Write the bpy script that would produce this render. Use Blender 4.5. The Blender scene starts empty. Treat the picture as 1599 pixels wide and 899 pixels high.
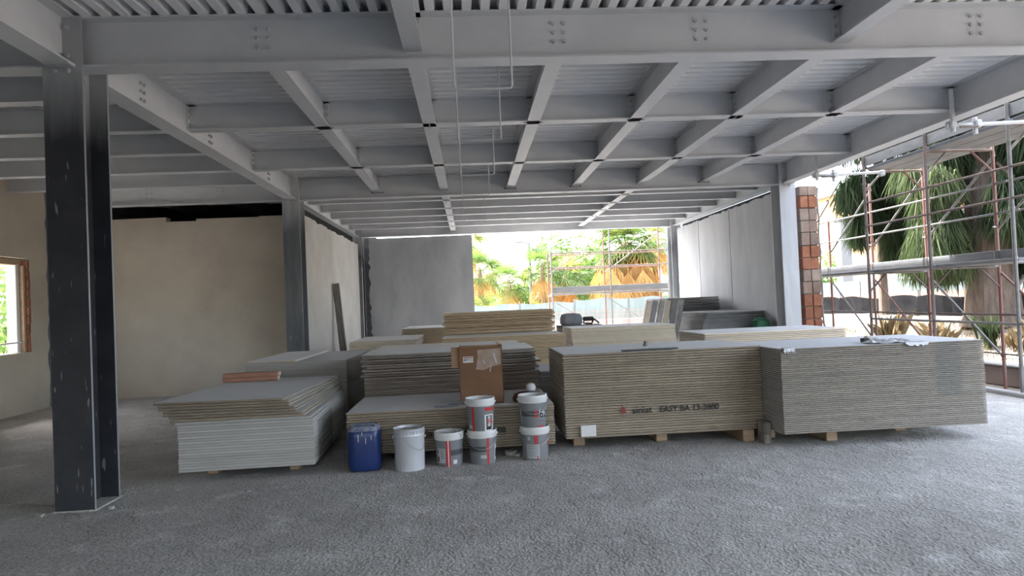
import bpy, math, random
from math import sin, cos, pi, radians
from mathutils import Vector, Matrix
random.seed(7)
S = bpy.context.scene
COL = S.collection

# ------------------------------------------------------------------ camera
FPX, CXP, CYP = 1100.0, 799.5, 449.5
cam_h = 1.48
dY = Vector((733.5 - CXP, 474.5 - CYP, FPX)).normalized()
up = dY.cross(Vector((1, -0.042, 0))).normalized()
if up.y > 0: up = -up
dX = dY.cross(up)
if dX.x < 0: dX = -dX
right = Vector((dX.x, dY.x, up.x)); down = Vector((dX.y, dY.y, up.y)); fwd = Vector((dX.z, dY.z, up.z))
cd = bpy.data.cameras.new('camera'); cam = bpy.data.objects.new('camera', cd); COL.objects.link(cam)
m = Matrix.Identity(4)
for i in range(3):
    m[i][0] = right[i]; m[i][1] = -down[i]; m[i][2] = -fwd[i]
m[2][3] = cam_h
cam.matrix_world = m
cd.sensor_width = 36; cd.lens = 36 * FPX / 1599; cd.clip_end = 400; cd.clip_start = 0.05
S.camera = cam

# ------------------------------------------------------------------ light
S.view_settings.view_transform = 'Standard'; S.view_settings.look = 'None'
S.view_settings.gamma = 1; S.view_settings.use_curve_mapping = False
S.view_settings.exposure = 3.45
w = bpy.data.worlds.new('sky'); S.world = w; w.use_nodes = True
nt = w.node_tree; bg = nt.nodes['Background']
sky = nt.nodes.new('ShaderNodeTexSky'); sky.sky_type = 'NISHITA'; sky.sun_disc = False
sky.sun_elevation = radians(56); sky.sun_rotation = radians(312); sky.air_density = 1.0; sky.dust_density = 4.0; sky.ozone_density = 1.0
hs = nt.nodes.new('ShaderNodeHueSaturation'); hs.inputs['Saturation'].default_value = .58; nt.links.new(sky.outputs[0], hs.inputs['Color']); nt.links.new(hs.outputs[0], bg.inputs[0]); bg.inputs[1].default_value = 0.16
sd = bpy.data.lights.new('sun', 'SUN'); sd.energy = 2.3; sd.angle = radians(0.6); sd.color = (1.0, 0.975, 0.94)
sun = bpy.data.objects.new('sun', sd); COL.objects.link(sun)
sun.rotation_euler = Vector((0.42, -0.38, -0.82)).to_track_quat('-Z', 'Y').to_euler()

# ------------------------------------------------------------------ helpers
def new_obj(name, me, parent=None, mat=None):
    o = bpy.data.objects.new(name, me); COL.objects.link(o)
    if mat and me is not None and not me.materials: me.materials.append(mat)
    if parent: o.parent = parent
    return o
def tag(o, label=None, cat=None, group=None, kind=None):
    if label: o['label'] = label
    if cat: o['category'] = cat
    if group: o['group'] = group
    if kind: o['kind'] = kind
    return o
def empty(name, loc=(0, 0, 0), rz=0):
    o = bpy.data.objects.new(name, None); COL.objects.link(o); o.location = loc; o.rotation_euler = (0, 0, rz)
    o.empty_display_size = .05
    return o
class MB:
    def __init__(s): s.v = []; s.f = []
    def add(s, vs, fs):
        n = len(s.v); s.v += [tuple(v) for v in vs]; s.f += [tuple(i + n for i in f) for f in fs]; return s
    def box(s, x0, x1, y0, y1, z0, z1):
        v = [(x, y, z) for z in (z0, z1) for y in (y0, y1) for x in (x0, x1)]
        return s.add(v, [(0, 2, 3, 1), (4, 5, 7, 6), (0, 1, 5, 4), (2, 6, 7, 3), (0, 4, 6, 2), (1, 3, 7, 5)])
    def cbox(s, x0, x1, y0, y1, z0, z1, c=.01):
        # box with all edges chamfered
        X = ((x0, x0 + c), (x1, x1 - c)); Y = ((y0, y0 + c), (y1, y1 - c)); Z = ((z0, z0 + c), (z1, z1 - c))
        idx = {}; v = []
        for i in (0, 1):
            for j in (0, 1):
                for k in (0, 1):
                    for a in range(3):
                        p = (X[i][0 if a == 0 else 1], Y[j][0 if a == 1 else 1], Z[k][0 if a == 2 else 1])
                        idx[i, j, k, a] = len(v); v.append(p)
        f = []
        for i in (0, 1): f.append([idx[i, j, k, 0] for j, k in ((0, 0), (0, 1), (1, 1), (1, 0))][::1 if i == 0 else -1])
        for j in (0, 1): f.append([idx[i, j, k, 1] for i, k in ((0, 0), (1, 0), (1, 1), (0, 1))][::1 if j == 0 else -1])
        for k in (0, 1): f.append([idx[i, j, k, 2] for i, j in ((0, 0), (0, 1), (1, 1), (1, 0))][::1 if k == 0 else -1])
        for i in (0, 1):
            for j in (0, 1): f.append([idx[i, j, 0, 0], idx[i, j, 1, 0], idx[i, j, 1, 1], idx[i, j, 0, 1]])
        for i in (0, 1):
            for k in (0, 1): f.append([idx[i, 0, k, 0], idx[i, 1, k, 0], idx[i, 1, k, 2], idx[i, 0, k, 2]])
        for j in (0, 1):
            for k in (0, 1): f.append([idx[0, j, k, 1], idx[1, j, k, 1], idx[1, j, k, 2], idx[0, j, k, 2]])
        for i in (0, 1):
            for j in (0, 1):
                for k in (0, 1): f.append([idx[i, j, k, a] for a in range(3)])
        return s.add(v, f)
    def tube(s, p0, p1, r, n=8, r2=None):
        p0 = Vector(p0); p1 = Vector(p1); d = (p1 - p0).normalized(); r2 = r if r2 is None else r2
        a = d.orthogonal().normalized(); b = d.cross(a)
        vs = [p0 + (a * cos(2 * pi * i / n) + b * sin(2 * pi * i / n)) * r for i in range(n)] + [p1 + (a * cos(2 * pi * i / n) + b * sin(2 * pi * i / n)) * r2 for i in range(n)]
        fs = [(i, (i + 1) % n, n + (i + 1) % n, n + i) for i in range(n)] + [tuple(range(n))[::-1], tuple(range(n, 2 * n))]
        return s.add(vs, fs)
    def path(s, pts, r, n=8):
        pts = [Vector(p) for p in pts]; rings = []
        prev = None; vs = []; fs = []
        for i, p in enumerate(pts):
            d = ((pts[min(i + 1, len(pts) - 1)] - pts[max(i - 1, 0)])).normalized()
            a = d.orthogonal().normalized() if prev is None else (prev - d * prev.dot(d)).normalized()
            prev = a; b = d.cross(a)
            vs += [p + (a * cos(2 * pi * k / n) + b * sin(2 * pi * k / n)) * r for k in range(n)]
        for i in range(len(pts) - 1):
            for k in range(n): fs.append((i * n + k, i * n + (k + 1) % n, (i + 1) * n + (k + 1) % n, (i + 1) * n + k))
        fs += [tuple(range(n))[::-1], tuple(range((len(pts) - 1) * n, len(pts) * n))]
        return s.add(vs, fs)
    def lathe(s, prof, n=24, c=(0, 0, 0), sq=0):
        vs = []; fs = []
        for r, z in prof:
            for k in range(n):
                t = 2 * pi * k / n
                x, y = cos(t), sin(t)
                if sq:
                    q = (abs(x) ** sq + abs(y) ** sq) ** (-1 / sq); x *= q; y *= q
                vs.append((c[0] + r * x, c[1] + r * y, c[2] + z))
        for i in range(len(prof) - 1):
            for k in range(n): fs.append((i * n + k, i * n + (k + 1) % n, (i + 1) * n + (k + 1) % n, (i + 1) * n + k))
        return s.add(vs, fs)
    def mesh(s, name, smooth=False):
        me = bpy.data.meshes.new(name); me.from_pydata(s.v, [], s.f); me.validate(); me.update()
        if smooth:
            me.polygons.foreach_set('use_smooth', [True] * len(me.polygons))
            try: me.set_sharp_from_angle(angle=radians(35))
            except Exception: pass
        return me
    def build(s, name, mat=None, parent=None, smooth=False):
        return new_obj(name, s.mesh(name, smooth), parent, mat)

# ------------------------------------------------------------------ materials
def mat(name, c1, c2=None, scale=4, rough=.7, bump=0, bscale=None, rnd=0, metal=0, detail=4, stretch=None, contrast=(.35, .65), coord='Object', c3=None, s3=1, t3=(.55, .7)):
    M = bpy.data.materials.new(name); M.use_nodes = True; N = M.node_tree.nodes; L = M.node_tree.links
    b = N['Principled BSDF']; b.inputs['Roughness'].default_value = rough; b.inputs['Metallic'].default_value = metal
    tc = N.new('ShaderNodeTexCoord'); out = tc.outputs[coord]
    if rnd is not None:
        oi = N.new('ShaderNodeObjectInfo'); ad = N.new('ShaderNodeVectorMath'); ad.operation = 'ADD'
        ml = N.new('ShaderNodeMath'); ml.operation = 'MULTIPLY'; ml.inputs[1].default_value = 37.0
        L.new(oi.outputs['Random'], ml.inputs[0]); L.new(out, ad.inputs[0]); L.new(ml.outputs[0], ad.inputs[1]); out = ad.outputs[0]
    if stretch:
        mp = N.new('ShaderNodeMapping'); mp.inputs['Scale'].default_value = stretch; L.new(out, mp.inputs[0]); out = mp.outputs[0]
    def noise(sc, dt=detail):
        n = N.new('ShaderNodeTexNoise'); n.inputs['Scale'].default_value = sc; n.inputs['Detail'].default_value = dt; n.inputs['Roughness'].default_value = .6
        L.new(out, n.inputs['Vector']); return n
    def ramp(src, lo, hi):
        r = N.new('ShaderNodeMapRange'); r.inputs[1].default_value = lo; r.inputs[2].default_value = hi; L.new(src, r.inputs[0]); return r.outputs[0]
    def mix(f, a, c):
        x = N.new('ShaderNodeMix'); x.data_type = 'RGBA'
        if hasattr(f, 'default_value') or hasattr(f, 'links'): L.new(f, x.inputs[0])
        else: x.inputs[0].default_value = f
        for sck, val in ((x.inputs[6], a), (x.inputs[7], c)):
            if isinstance(val, tuple): sck.default_value = (*val, 1)
            else: L.new(val, sck)
        return x.outputs[2]
    col = c1
    if c2: col = mix(ramp(noise(scale).outputs[0], *contrast), c1, c2)
    if c3: col = mix(ramp(noise(s3).outputs[0], *t3), col, c3)
    if rnd:
        hv = N.new('ShaderNodeHueSaturation')
        mr = N.new('ShaderNodeMapRange'); mr.inputs[3].default_value = 1 - rnd; mr.inputs[4].default_value = 1 + rnd; L.new(oi.outputs['Random'], mr.inputs[0]); L.new(mr.outputs[0], hv.inputs['Value'])
        if isinstance(col, tuple): hv.inputs['Color'].default_value = (*col, 1)
        else: L.new(col, hv.inputs['Color'])
        col = hv.outputs[0]
    if isinstance(col, tuple): b.inputs['Base Color'].default_value = (*col, 1)
    else: L.new(col, b.inputs['Base Color'])
    if bump:
        bn = N.new('ShaderNodeBump'); bn.inputs['Strength'].default_value = bump; bn.inputs['Distance'].default_value = .02
        L.new(noise(bscale or scale * 4, 6).outputs[0], bn.inputs['Height']); L.new(bn.outputs[0], b.inputs['Normal'])
    return M
def nodes_of(M): return M.node_tree.nodes, M.node_tree.links, M.node_tree.nodes['Principled BSDF']
def paint_over(M, c, z0, z1, noise_amt=.35, drips=0.0):
    """white paint sprayed over the upper part of a steel column: mixes c in above z0..z1 (world height), with ragged edge and drips"""
    N, L, b = nodes_of(M)
    tc = N.new('ShaderNodeTexCoord'); sp = N.new('ShaderNodeSeparateXYZ'); L.new(tc.outputs['Object'], sp.inputs[0])
    mp = N.new('ShaderNodeMapping'); mp.inputs['Scale'].default_value = (9, 9, 1.2); L.new(tc.outputs['Object'], mp.inputs[0])
    n = N.new('ShaderNodeTexNoise'); n.inputs['Scale'].default_value = 1.5; n.inputs['Detail'].default_value = 5; L.new(mp.outputs[0], n.inputs[0])
    a = N.new('ShaderNodeMath'); a.operation = 'MULTIPLY_ADD'; a.inputs[1].default_value = noise_amt; L.new(n.outputs[0], a.inputs[0]); L.new(sp.outputs[2], a.inputs[2])
    r = N.new('ShaderNodeMapRange'); r.inputs[1].default_value = z0 + noise_amt * .5; r.inputs[2].default_value = z1 + noise_amt * .5; L.new(a.outputs[0], r.inputs[0])
    f = r.outputs[0]
    if drips:
        m2 = N.new('ShaderNodeMapping'); m2.inputs['Scale'].default_value = (34, 34, 5); L.new(tc.outputs['Object'], m2.inputs[0])
        n2 = N.new('ShaderNodeTexNoise'); n2.inputs['Scale'].default_value = 1.0; n2.inputs['Detail'].default_value = 1; L.new(m2.outputs[0], n2.inputs[0])
        r2 = N.new('ShaderNodeMapRange'); r2.inputs[1].default_value = drips; r2.inputs[2].default_value = drips + .03; r2.inputs[4].default_value = .6; L.new(n2.outputs[0], r2.inputs[0])
        mx = N.new('ShaderNodeMath'); mx.operation = 'MAXIMUM'; L.new(f, mx.inputs[0]); L.new(r2.outputs[0], mx.inputs[1]); f = mx.outputs[0]
    old = b.inputs['Base Color'].links[0].from_socket if b.inputs['Base Color'].links else None
    x = N.new('ShaderNodeMix'); x.data_type = 'RGBA'; L.new(f, x.inputs[0])
    if old: L.new(old, x.inputs[6])
    else: x.inputs[6].default_value = b.inputs['Base Color'].default_value
    x.inputs[7].default_value = (*c, 1); L.new(x.outputs[2], b.inputs['Base Color'])
    return M
def face_top(M, c, c2):
    """the paper face of a board (up or down) has another colour than its cut edges"""
    N, L, b = nodes_of(M)
    tc = N.new('ShaderNodeTexCoord'); sp = N.new('ShaderNodeSeparateXYZ'); L.new(tc.outputs['Normal'], sp.inputs[0])
    r = N.new('ShaderNodeMapRange'); r.inputs[1].default_value = .8; r.inputs[2].default_value = .9; L.new(sp.outputs[2], r.inputs[0])
    n = N.new('ShaderNodeTexNoise'); n.inputs['Scale'].default_value = 3; n.inputs['Detail'].default_value = 5; L.new(tc.outputs['Object'], n.inputs[0])
    y = N.new('ShaderNodeMix'); y.data_type = 'RGBA'; L.new(n.outputs[0], y.inputs[0]); y.inputs[6].default_value = (*c, 1); y.inputs[7].default_value = (*c2, 1)
    old = b.inputs['Base Color'].links[0].from_socket
    x = N.new('ShaderNodeMix'); x.data_type = 'RGBA'; L.new(r.outputs[0], x.inputs[0]); L.new(old, x.inputs[6]); L.new(y.outputs[2], x.inputs[7]); L.new(x.outputs[2], b.inputs['Base Color'])
    return M
def speckle(M):
    N, L, b = nodes_of(M)
    tc = N.new('ShaderNodeTexCoord')
    mp = N.new('ShaderNodeMapping'); mp.inputs['Scale'].default_value = (1, .75, 1); mp.inputs['Rotation'].default_value = (0, 0, .3); L.new(tc.outputs['Object'], mp.inputs[0])
    n = N.new('ShaderNodeTexNoise'); n.inputs['Scale'].default_value = 42; n.inputs['Detail'].default_value = 3; n.inputs['Roughness'].default_value = .6; L.new(mp.outputs[0], n.inputs[0])
    v = N.new('ShaderNodeTexVoronoi'); v.inputs['Scale'].default_value = 55; L.new(mp.outputs[0], v.inputs[0])
    a = N.new('ShaderNodeMath'); a.operation = 'MULTIPLY_ADD'; a.inputs[1].default_value = -.55; L.new(v.outputs[0], a.inputs[0]); L.new(n.outputs[0], a.inputs[2])
    r = N.new('ShaderNodeMapRange'); r.inputs[1].default_value = .05; r.inputs[2].default_value = .42; r.inputs[3].default_value = .74; r.inputs[4].default_value = 1.05; L.new(a.outputs[0], r.inputs[0])
    old = b.inputs['Base Color'].links[0].from_socket
    x = N.new('ShaderNodeVectorMath'); x.operation = 'SCALE'; L.new(old, x.inputs[0]); L.new(r.outputs[0], x.inputs['Scale']); L.new(x.outputs[0], b.inputs['Base Color'])
    bn = N.new('ShaderNodeBump'); bn.inputs['Strength'].default_value = .75; bn.inputs['Distance'].default_value = .010; L.new(a.outputs[0], bn.inputs['Height'])
    n3 = N.new('ShaderNodeTexNoise'); n3.inputs['Scale'].default_value = 5; n3.inputs['Detail'].default_value = 4; L.new(mp.outputs[0], n3.inputs[0])
    b2 = N.new('ShaderNodeBump'); b2.inputs['Strength'].default_value = .5; b2.inputs['Distance'].default_value = .05; L.new(n3.outputs[0], b2.inputs['Height']); L.new(b2.outputs[0], bn.inputs['Normal']); L.new(bn.outputs[0], b.inputs['Normal'])
def painted_lit_edges(M, cx, c):  # colours the flange tips lighter, as if lit from the side
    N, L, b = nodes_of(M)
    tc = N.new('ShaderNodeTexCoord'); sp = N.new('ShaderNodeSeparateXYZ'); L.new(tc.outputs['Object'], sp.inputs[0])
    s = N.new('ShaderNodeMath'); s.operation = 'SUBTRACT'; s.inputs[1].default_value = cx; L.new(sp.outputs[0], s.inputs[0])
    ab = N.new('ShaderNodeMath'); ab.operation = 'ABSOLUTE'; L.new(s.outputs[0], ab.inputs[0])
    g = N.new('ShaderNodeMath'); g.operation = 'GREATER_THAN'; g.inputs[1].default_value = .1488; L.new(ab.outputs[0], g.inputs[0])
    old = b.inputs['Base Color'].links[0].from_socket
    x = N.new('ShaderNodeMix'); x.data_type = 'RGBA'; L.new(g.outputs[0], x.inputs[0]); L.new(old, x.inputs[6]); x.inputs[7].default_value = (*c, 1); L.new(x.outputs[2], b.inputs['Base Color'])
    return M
def end_face(M, c):
    """cut short ends of a board are paler than the long edges"""
    N, L, b = nodes_of(M)
    tc = N.new('ShaderNodeTexCoord'); sp = N.new('ShaderNodeSeparateXYZ'); L.new(tc.outputs['Normal'], sp.inputs[0])
    ab = N.new('ShaderNodeMath'); ab.operation = 'ABSOLUTE'; L.new(sp.outputs[0], ab.inputs[0])
    g = N.new('ShaderNodeMath'); g.operation = 'GREATER_THAN'; g.inputs[1].default_value = .8; L.new(ab.outputs[0], g.inputs[0])
    old = b.inputs['Base Color'].links[0].from_socket
    x = N.new('ShaderNodeMix'); x.data_type = 'RGBA'; L.new(g.outputs[0], x.inputs[0]); L.new(old, x.inputs[6]); x.inputs[7].default_value = (*c, 1); L.new(x.outputs[2], b.inputs['Base Color'])
    return M
def translucent(M, c, f=.35):
    N, L, b = nodes_of(M); o = N['Material Output']
    t = N.new('ShaderNodeBsdfTranslucent'); t.inputs[0].default_value = (*c, 1)
    x = N.new('ShaderNodeMixShader'); x.inputs[0].default_value = f; L.new(b.outputs[0], x.inputs[1]); L.new(t.outputs[0], x.inputs[2]); L.new(x.outputs[0], o.inputs[0])
    return M

steel_paint = mat('white_primer_paint', (.66, .67, .69), (.60, .61, .63), scale=2.2, rough=.5, bump=.05, bscale=30)
deck_paint = mat('painted_corrugated_sheet', (.90, .90, .90), (.86, .86, .86), scale=2, rough=.5)
bolt_m = mat('painted_bolt', (.50, .51, .52), rough=.45)
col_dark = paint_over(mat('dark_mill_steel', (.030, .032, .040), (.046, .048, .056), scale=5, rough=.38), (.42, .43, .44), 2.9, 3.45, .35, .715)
col_grey = paint_over(mat('grey_sprayed_steel', (.10, .11, .125), (.21, .22, .23), scale=1.2, rough=.45, stretch=(3, 3, .5)), (.55, .56, .57), 2.9, 3.6, .6, .72)
col_white = mat('white_sprayed_steel', (.60, .61, .63), (.50, .51, .53), scale=2, rough=.5, stretch=(4, 4, .7))
dark_grey = mat('plain_dark_grey', (.05, .055, .065), (.08, .085, .095), scale=3, rough=.5)
floor_m = mat('rough_screed', (.43, .415, .39), (.56, .545, .515), scale=.9, rough=.95, contrast=(.35, .65), c3=(.68, .67, .645), s3=2.6, t3=(.56, .74), bump=1.0, bscale=38, rnd=None)
speckle(floor_m)
slab_m = mat('concrete_slab', (.35, .35, .35), (.42, .42, .42), scale=2, rough=.9)
plaster_m = mat('beige_plaster', (.60, .535, .44), (.50, .45, .375), scale=1.0, rough=.9, bump=.25, bscale=14, rnd=None, c3=(.45, .385, .33), s3=.6, t3=(.5, .75))
pale_m = mat('pale_plaster', (.62, .61, .58), (.52, .505, .47), scale=1.1, rough=.85, bump=.12, bscale=12, rnd=None)
conc_m = mat('grey_concrete_panel', (.47, .48, .50), (.36, .37, .39), scale=1.3, rough=.8, bump=.15, bscale=10, rnd=None, stretch=(1, 1, .45), c3=(.30, .31, .33), s3=1.1, t3=(.55, .72))
conc_l = mat('pale_concrete_panel', (.50, .51, .53), (.40, .41, .43), scale=1.4, rough=.8, bump=.15, bscale=10, stretch=(1, 1, .4), c3=(.36, .37, .39), s3=1.1, t3=(.55, .72))
black_gap = mat('gap_shade_black', (.012, .012, .013), (.03, .03, .03), scale=8, rough=.95)  # near-black that stands in for shade in gaps and the void
brick_m = mat('hollow_clay_brick', (.30, .11, .06), (.38, .17, .10), scale=9, rough=.9, bump=.4, rnd=.18)
brick_g = mat('cement_smeared_brick', (.34, .27, .22), (.27, .18, .135), scale=7, rough=.95, bump=.5, rnd=.15)
mortar_m = mat('grey_mortar', (.36, .34, .32), (.26, .24, .22), scale=12, rough=.95, bump=.5)
wood_m = mat('raw_timber', (.47, .34, .23), (.36, .25, .16), scale=5, rough=.8, stretch=(1, 9, 9), rnd=.1)
wood_red = mat('reddish_sawn_timber', (.50, .27, .19), (.40, .20, .14), scale=5, rough=.8, stretch=(1, 9, 9))
wood_end = mat('pale_timber_end', (.72, .58, .50), (.62, .47, .38), scale=20, rough=.8)
wood_grey = mat('weathered_plank', (.17, .155, .13), (.30, .28, .25), scale=5, rough=.9, stretch=(6, 6, .6), bump=.3)
def board_mat(n, e1, e2, t1, t2): return face_top(mat(n, e1, e2, scale=2.5, rough=.85, stretch=(1, 1, 6), rnd=.10), t1, t2)
B_std = board_mat('plasterboard_tan_edge', (.38, .315, .23), (.315, .26, .19), (.70, .70, .70), (.63, .63, .63))
end_face(B_std, (.50, .48, .44))
B_grn = board_mat('plasterboard_grey_green_edge', (.31, .275, .225), (.255, .225, .185), (.74, .75, .77), (.68, .69, .71))
end_face(B_grn, (.76, .76, .76))  # gypsum ends, made paler still to replace missing light from the left
B_gry = board_mat('plasterboard_grey_edge', (.50, .485, .46), (.44, .425, .40), (.60, .60, .60), (.54, .54, .54))
B_drk = board_mat('plasterboard_dark_edge', (.25, .21, .175), (.34, .295, .25), (.80, .78, .75), (.74, .72, .69))
B_tan = board_mat('plasterboard_warm_edge', (.66, .50, .33), (.56, .42, .27), (.82, .77, .69), (.76, .71, .64))
B_crm = board_mat('plasterboard_cream_edge', (.78, .67, .53), (.70, .60, .47), (.82, .82, .82), (.76, .76, .76))
B_far = board_mat('plasterboard_cool_grey_edge', (.33, .33, .33), (.27, .27, .275), (.46, .46, .46), (.42, .42, .42))
end_face(B_tan, (.60, .56, .50)); end_face(B_crm, (.60, .59, .57))
painted_lit_edges(col_dark, -3.115, (.30, .31, .33))  # side light on the flange tips put into the column colour
ink = mat('black_print', (.02, .02, .022), rough=.7); ink_red = mat('red_print', (.27, .05, .045), rough=.7)
white_pl = mat('white_plastic', (.74, .74, .73), (.68, .68, .67), scale=6, rough=.4)
grey_pl = mat('grey_printed_plastic', (.19, .195, .205), (.24, .245, .255), scale=3, rough=.35)
grey_lt = mat('light_grey_print', (.45, .46, .47), rough=.4)
grey_dk = mat('dark_grey_print', (.075, .078, .082), rough=.4)
red_pl = mat('red_print_band', (.55, .03, .03), rough=.4)
blue_pl = mat('dark_blue_plastic', (.012, .03, .13), (.018, .042, .17), scale=3, rough=.3)
dust_m = mat('cement_dust', (.30, .32, .36), (.10, .13, .22), scale=14, rough=.9)
wire_m = mat('galvanised_wire', (.35, .35, .35), rough=.4, metal=.6)
pail_m = mat('pale_grey_tinplate', (.60, .61, .64), (.52, .53, .56), scale=3, rough=.35, metal=.1)
mixm = mat('dried_plaster_residue', (.50, .48, .45), (.35, .34, .32), scale=9, rough=.95, bump=.4)
card_m = mat('brown_cardboard', (.22, .115, .06), (.18, .095, .05), scale=5, rough=.8)
card_i = mat('cardboard_inner_face', (.36, .22, .13), (.30, .18, .10), scale=6, rough=.85)
tape_m = mat('clear_shiny_tape', (.33, .22, .15), (.42, .32, .26), scale=8, rough=.12)
paper_m = mat('white_paper', (.75, .73, .72), rough=.8)
scaf_g = mat('galvanised_tube', (.24, .235, .23), (.16, .15, .14), scale=7, rough=.5, metal=.25)
scaf_b = mat('brown_dusty_tube', (.15, .10, .085), (.20, .16, .145), scale=7, rough=.6, stretch=(1, 1, .3))
scaf_r = mat('red_painted_tube', (.22, .08, .06), (.24, .14, .115), scale=6, rough=.55, stretch=(1, 1, .3))
scaf_w = mat('white_oversprayed_tube', (.66, .67, .68), (.56, .57, .58), scale=6, rough=.5)
toe_m = mat('galvanised_toe_board', (.22, .225, .235), (.17, .175, .18), scale=3, rough=.6, metal=.1, stretch=(1, 1, 4))
leaf_g = translucent(mat('palm_green', (.06, .12, .03), (.12, .19, .05), scale=3, rough=.5, rnd=.2), (.16, .26, .05), .35)
leaf_y = translucent(mat('palm_yellow_green', (.18, .21, .05), (.26, .26, .07), scale=3, rough=.5, rnd=.2), (.32, .34, .08), .35)
leaf_d = translucent(mat('dead_palm_straw', (.50, .27, .09), (.62, .38, .15), scale=3, rough=.8, rnd=.25), (.6, .33, .11), .35)
bark_m = mat('furrowed_bark', (.10, .075, .06), (.17, .135, .11), scale=5, rough=.95, stretch=(3, 3, .5), bump=1.0, bscale=14)
bark_p = mat('palm_trunk_bark', (.24, .16, .10), (.32, .22, .14), scale=6, rough=.95, bump=.6)
pine_m = translucent(mat('pine_needle_green', (.022, .036, .018), (.045, .065, .03), scale=1.0, rough=.7, rnd=None), (.05, .08, .03), .25)
pine_l = translucent(mat('pine_needle_pale_green', (.06, .085, .038), (.10, .125, .06), scale=1.0, rough=.7, rnd=None), (.10, .14, .05), .25)
bush_m = translucent(mat('sunlit_bush_green', (.09, .17, .035), (.15, .24, .06), scale=1.2, rough=.6, rnd=None), (.2, .32, .07), .35)
straw_m = mat('dry_grass', (.17, .12, .06), (.24, .18, .10), scale=4, rough=.95)
soil_m = mat('dry_soil', (.21, .185, .155), (.28, .25, .21), scale=1.5, rough=.95, bump=.6, bscale=20, rnd=None)
yard_m = mat('dusty_yard', (.46, .45, .43), (.38, .37, .36), scale=.6, rough=.95, rnd=None)
netg = translucent(mat('green_grey_debris_net', (.15, .19, .19), (.20, .23, .225), scale=2, rough=.9), (.15, .19, .19), .3)
netd = mat('black_shade_net', (.012, .012, .013), (.02, .02, .021), scale=3, rough=.9, bump=.4, bscale=9)
orange_net = mat('orange_mesh', (.50, .22, .14), rough=.8)
bldg_m = mat('orange_stucco', (.62, .34, .17), (.66, .40, .22), scale=.6, rough=.9)
glass_d = mat('dark_window_glass', (.06, .07, .08), rough=.2)
white_w = mat('white_painted_wall', (.22, .218, .215), rough=.8)
green_pl = mat('green_plastic_sheet', (.02, .12, .06), (.03, .17, .09), scale=5, rough=.5)
tarp_m = mat('grey_blue_canvas', (.20, .22, .26), (.27, .29, .33), scale=5, rough=.9, bump=.5, bscale=6)
black_m = mat('black_rubber', (.018, .017, .016), rough=.6)
clear_pl = mat('milky_plastic_film', (.62, .63, .66), (.52, .53, .56), scale=9, rough=.25)
pvc_m = mat('white_hanger_rod', (.66, .66, .66), rough=.45)
redwall_m = mat('reddish_low_wall', (.27, .20, .18), (.36, .29, .27), scale=1.5, rough=.95, bump=.3)

for M_, v_ in ((netd, 0), (pine_m, .15), (pine_l, .15), (bark_m, .1), (straw_m, .1), (soil_m, .1), (leaf_d, .2), (floor_m, .25)): M_.node_tree.nodes['Principled BSDF'].inputs['Specular IOR Level'].default_value = v_
hoard_m = mat('dull_green_hoarding', (.09, .115, .115), (.12, .14, .14), scale=2, rough=.9)
# ================================================================== structure
ORD = 'first second third fourth fifth sixth seventh eighth ninth tenth eleventh twelfth thirteenth fourteenth fifteenth sixteenth seventeenth eighteenth nineteenth twentieth'.split()
TENS = {20: 'twenty', 30: 'thirty', 40: 'forty', 50: 'fifty'}
def ordw(i):
    if i <= 20: return ORD[i - 1]
    if i % 10 == 0: return TENS[i][:-1] + 'ieth'
    return TENS[i // 10 * 10] + '-' + ORD[i % 10 - 1]
def struct(o, label=None, cat=None, group=None): return tag(o, label, cat, group, 'structure')

# floor and ground --------------------------------------------------
fl = MB().box(-7.6, 6.9, -9, 20.9, -.3, 0).build('floor', floor_m); struct(fl, 'rough grey screed floor of the unfinished hall', 'floor')
kb = MB().cbox(6.9, 7.05, -9, 20.9, -.3, .055, .012).build('trim_1', slab_m); struct(kb, 'low concrete kerb along the open side of the floor', 'kerb')
GZ = -.22
def terrain(x, y):
    z = GZ
    if x > 8.75: z = .06 + min(max((x - 8.75) / 3.2, 0), 1) * .50 + .04 * sin(x * 2.1 + y) + .03 * sin(y * 1.7)
    if x > 14.0: z = .50 - min((x - 14) / 6, 1) * .1
    return z
g = MB(); xs = [7.05, 7.6, 8.2, 8.749, 8.751, 9.2, 9.8, 10.4, 11, 11.6, 12.2, 13, 14, 16, 20, 30, 45, 70]; ys = [-9 + i * 1.0 for i in range(60)] + [60, 75]
g.add([(x, y, terrain(x, y)) for y in ys for x in xs], [(j * len(xs) + i, j * len(xs) + i + 1, (j + 1) * len(xs) + i + 1, (j + 1) * len(xs) + i) for j in range(len(ys) - 1) for i in range(len(xs) - 1)])
struct(g.build('ground', soil_m), 'dry soil rising beyond the scaffold outside', 'ground')
g = MB().box(-30, 7.05, 20.9, 75, -.5, -.02); struct(g.build('ground', yard_m), 'dusty pale yard beyond the far opening', 'ground')
g = MB().box(-40, -7.6, -9, 20.9, -.5, -.05); struct(g.build('ground', yard_m), 'pale paved ground outside the small window', 'ground')

# walls -------------------------------------------------------------
def ragged(n, a, b, amp, seed):
    r = random.Random(seed); return [(a + (b - a) * i / n, amp * (r.random() - .5)) for i in range(n + 1)]
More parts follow.
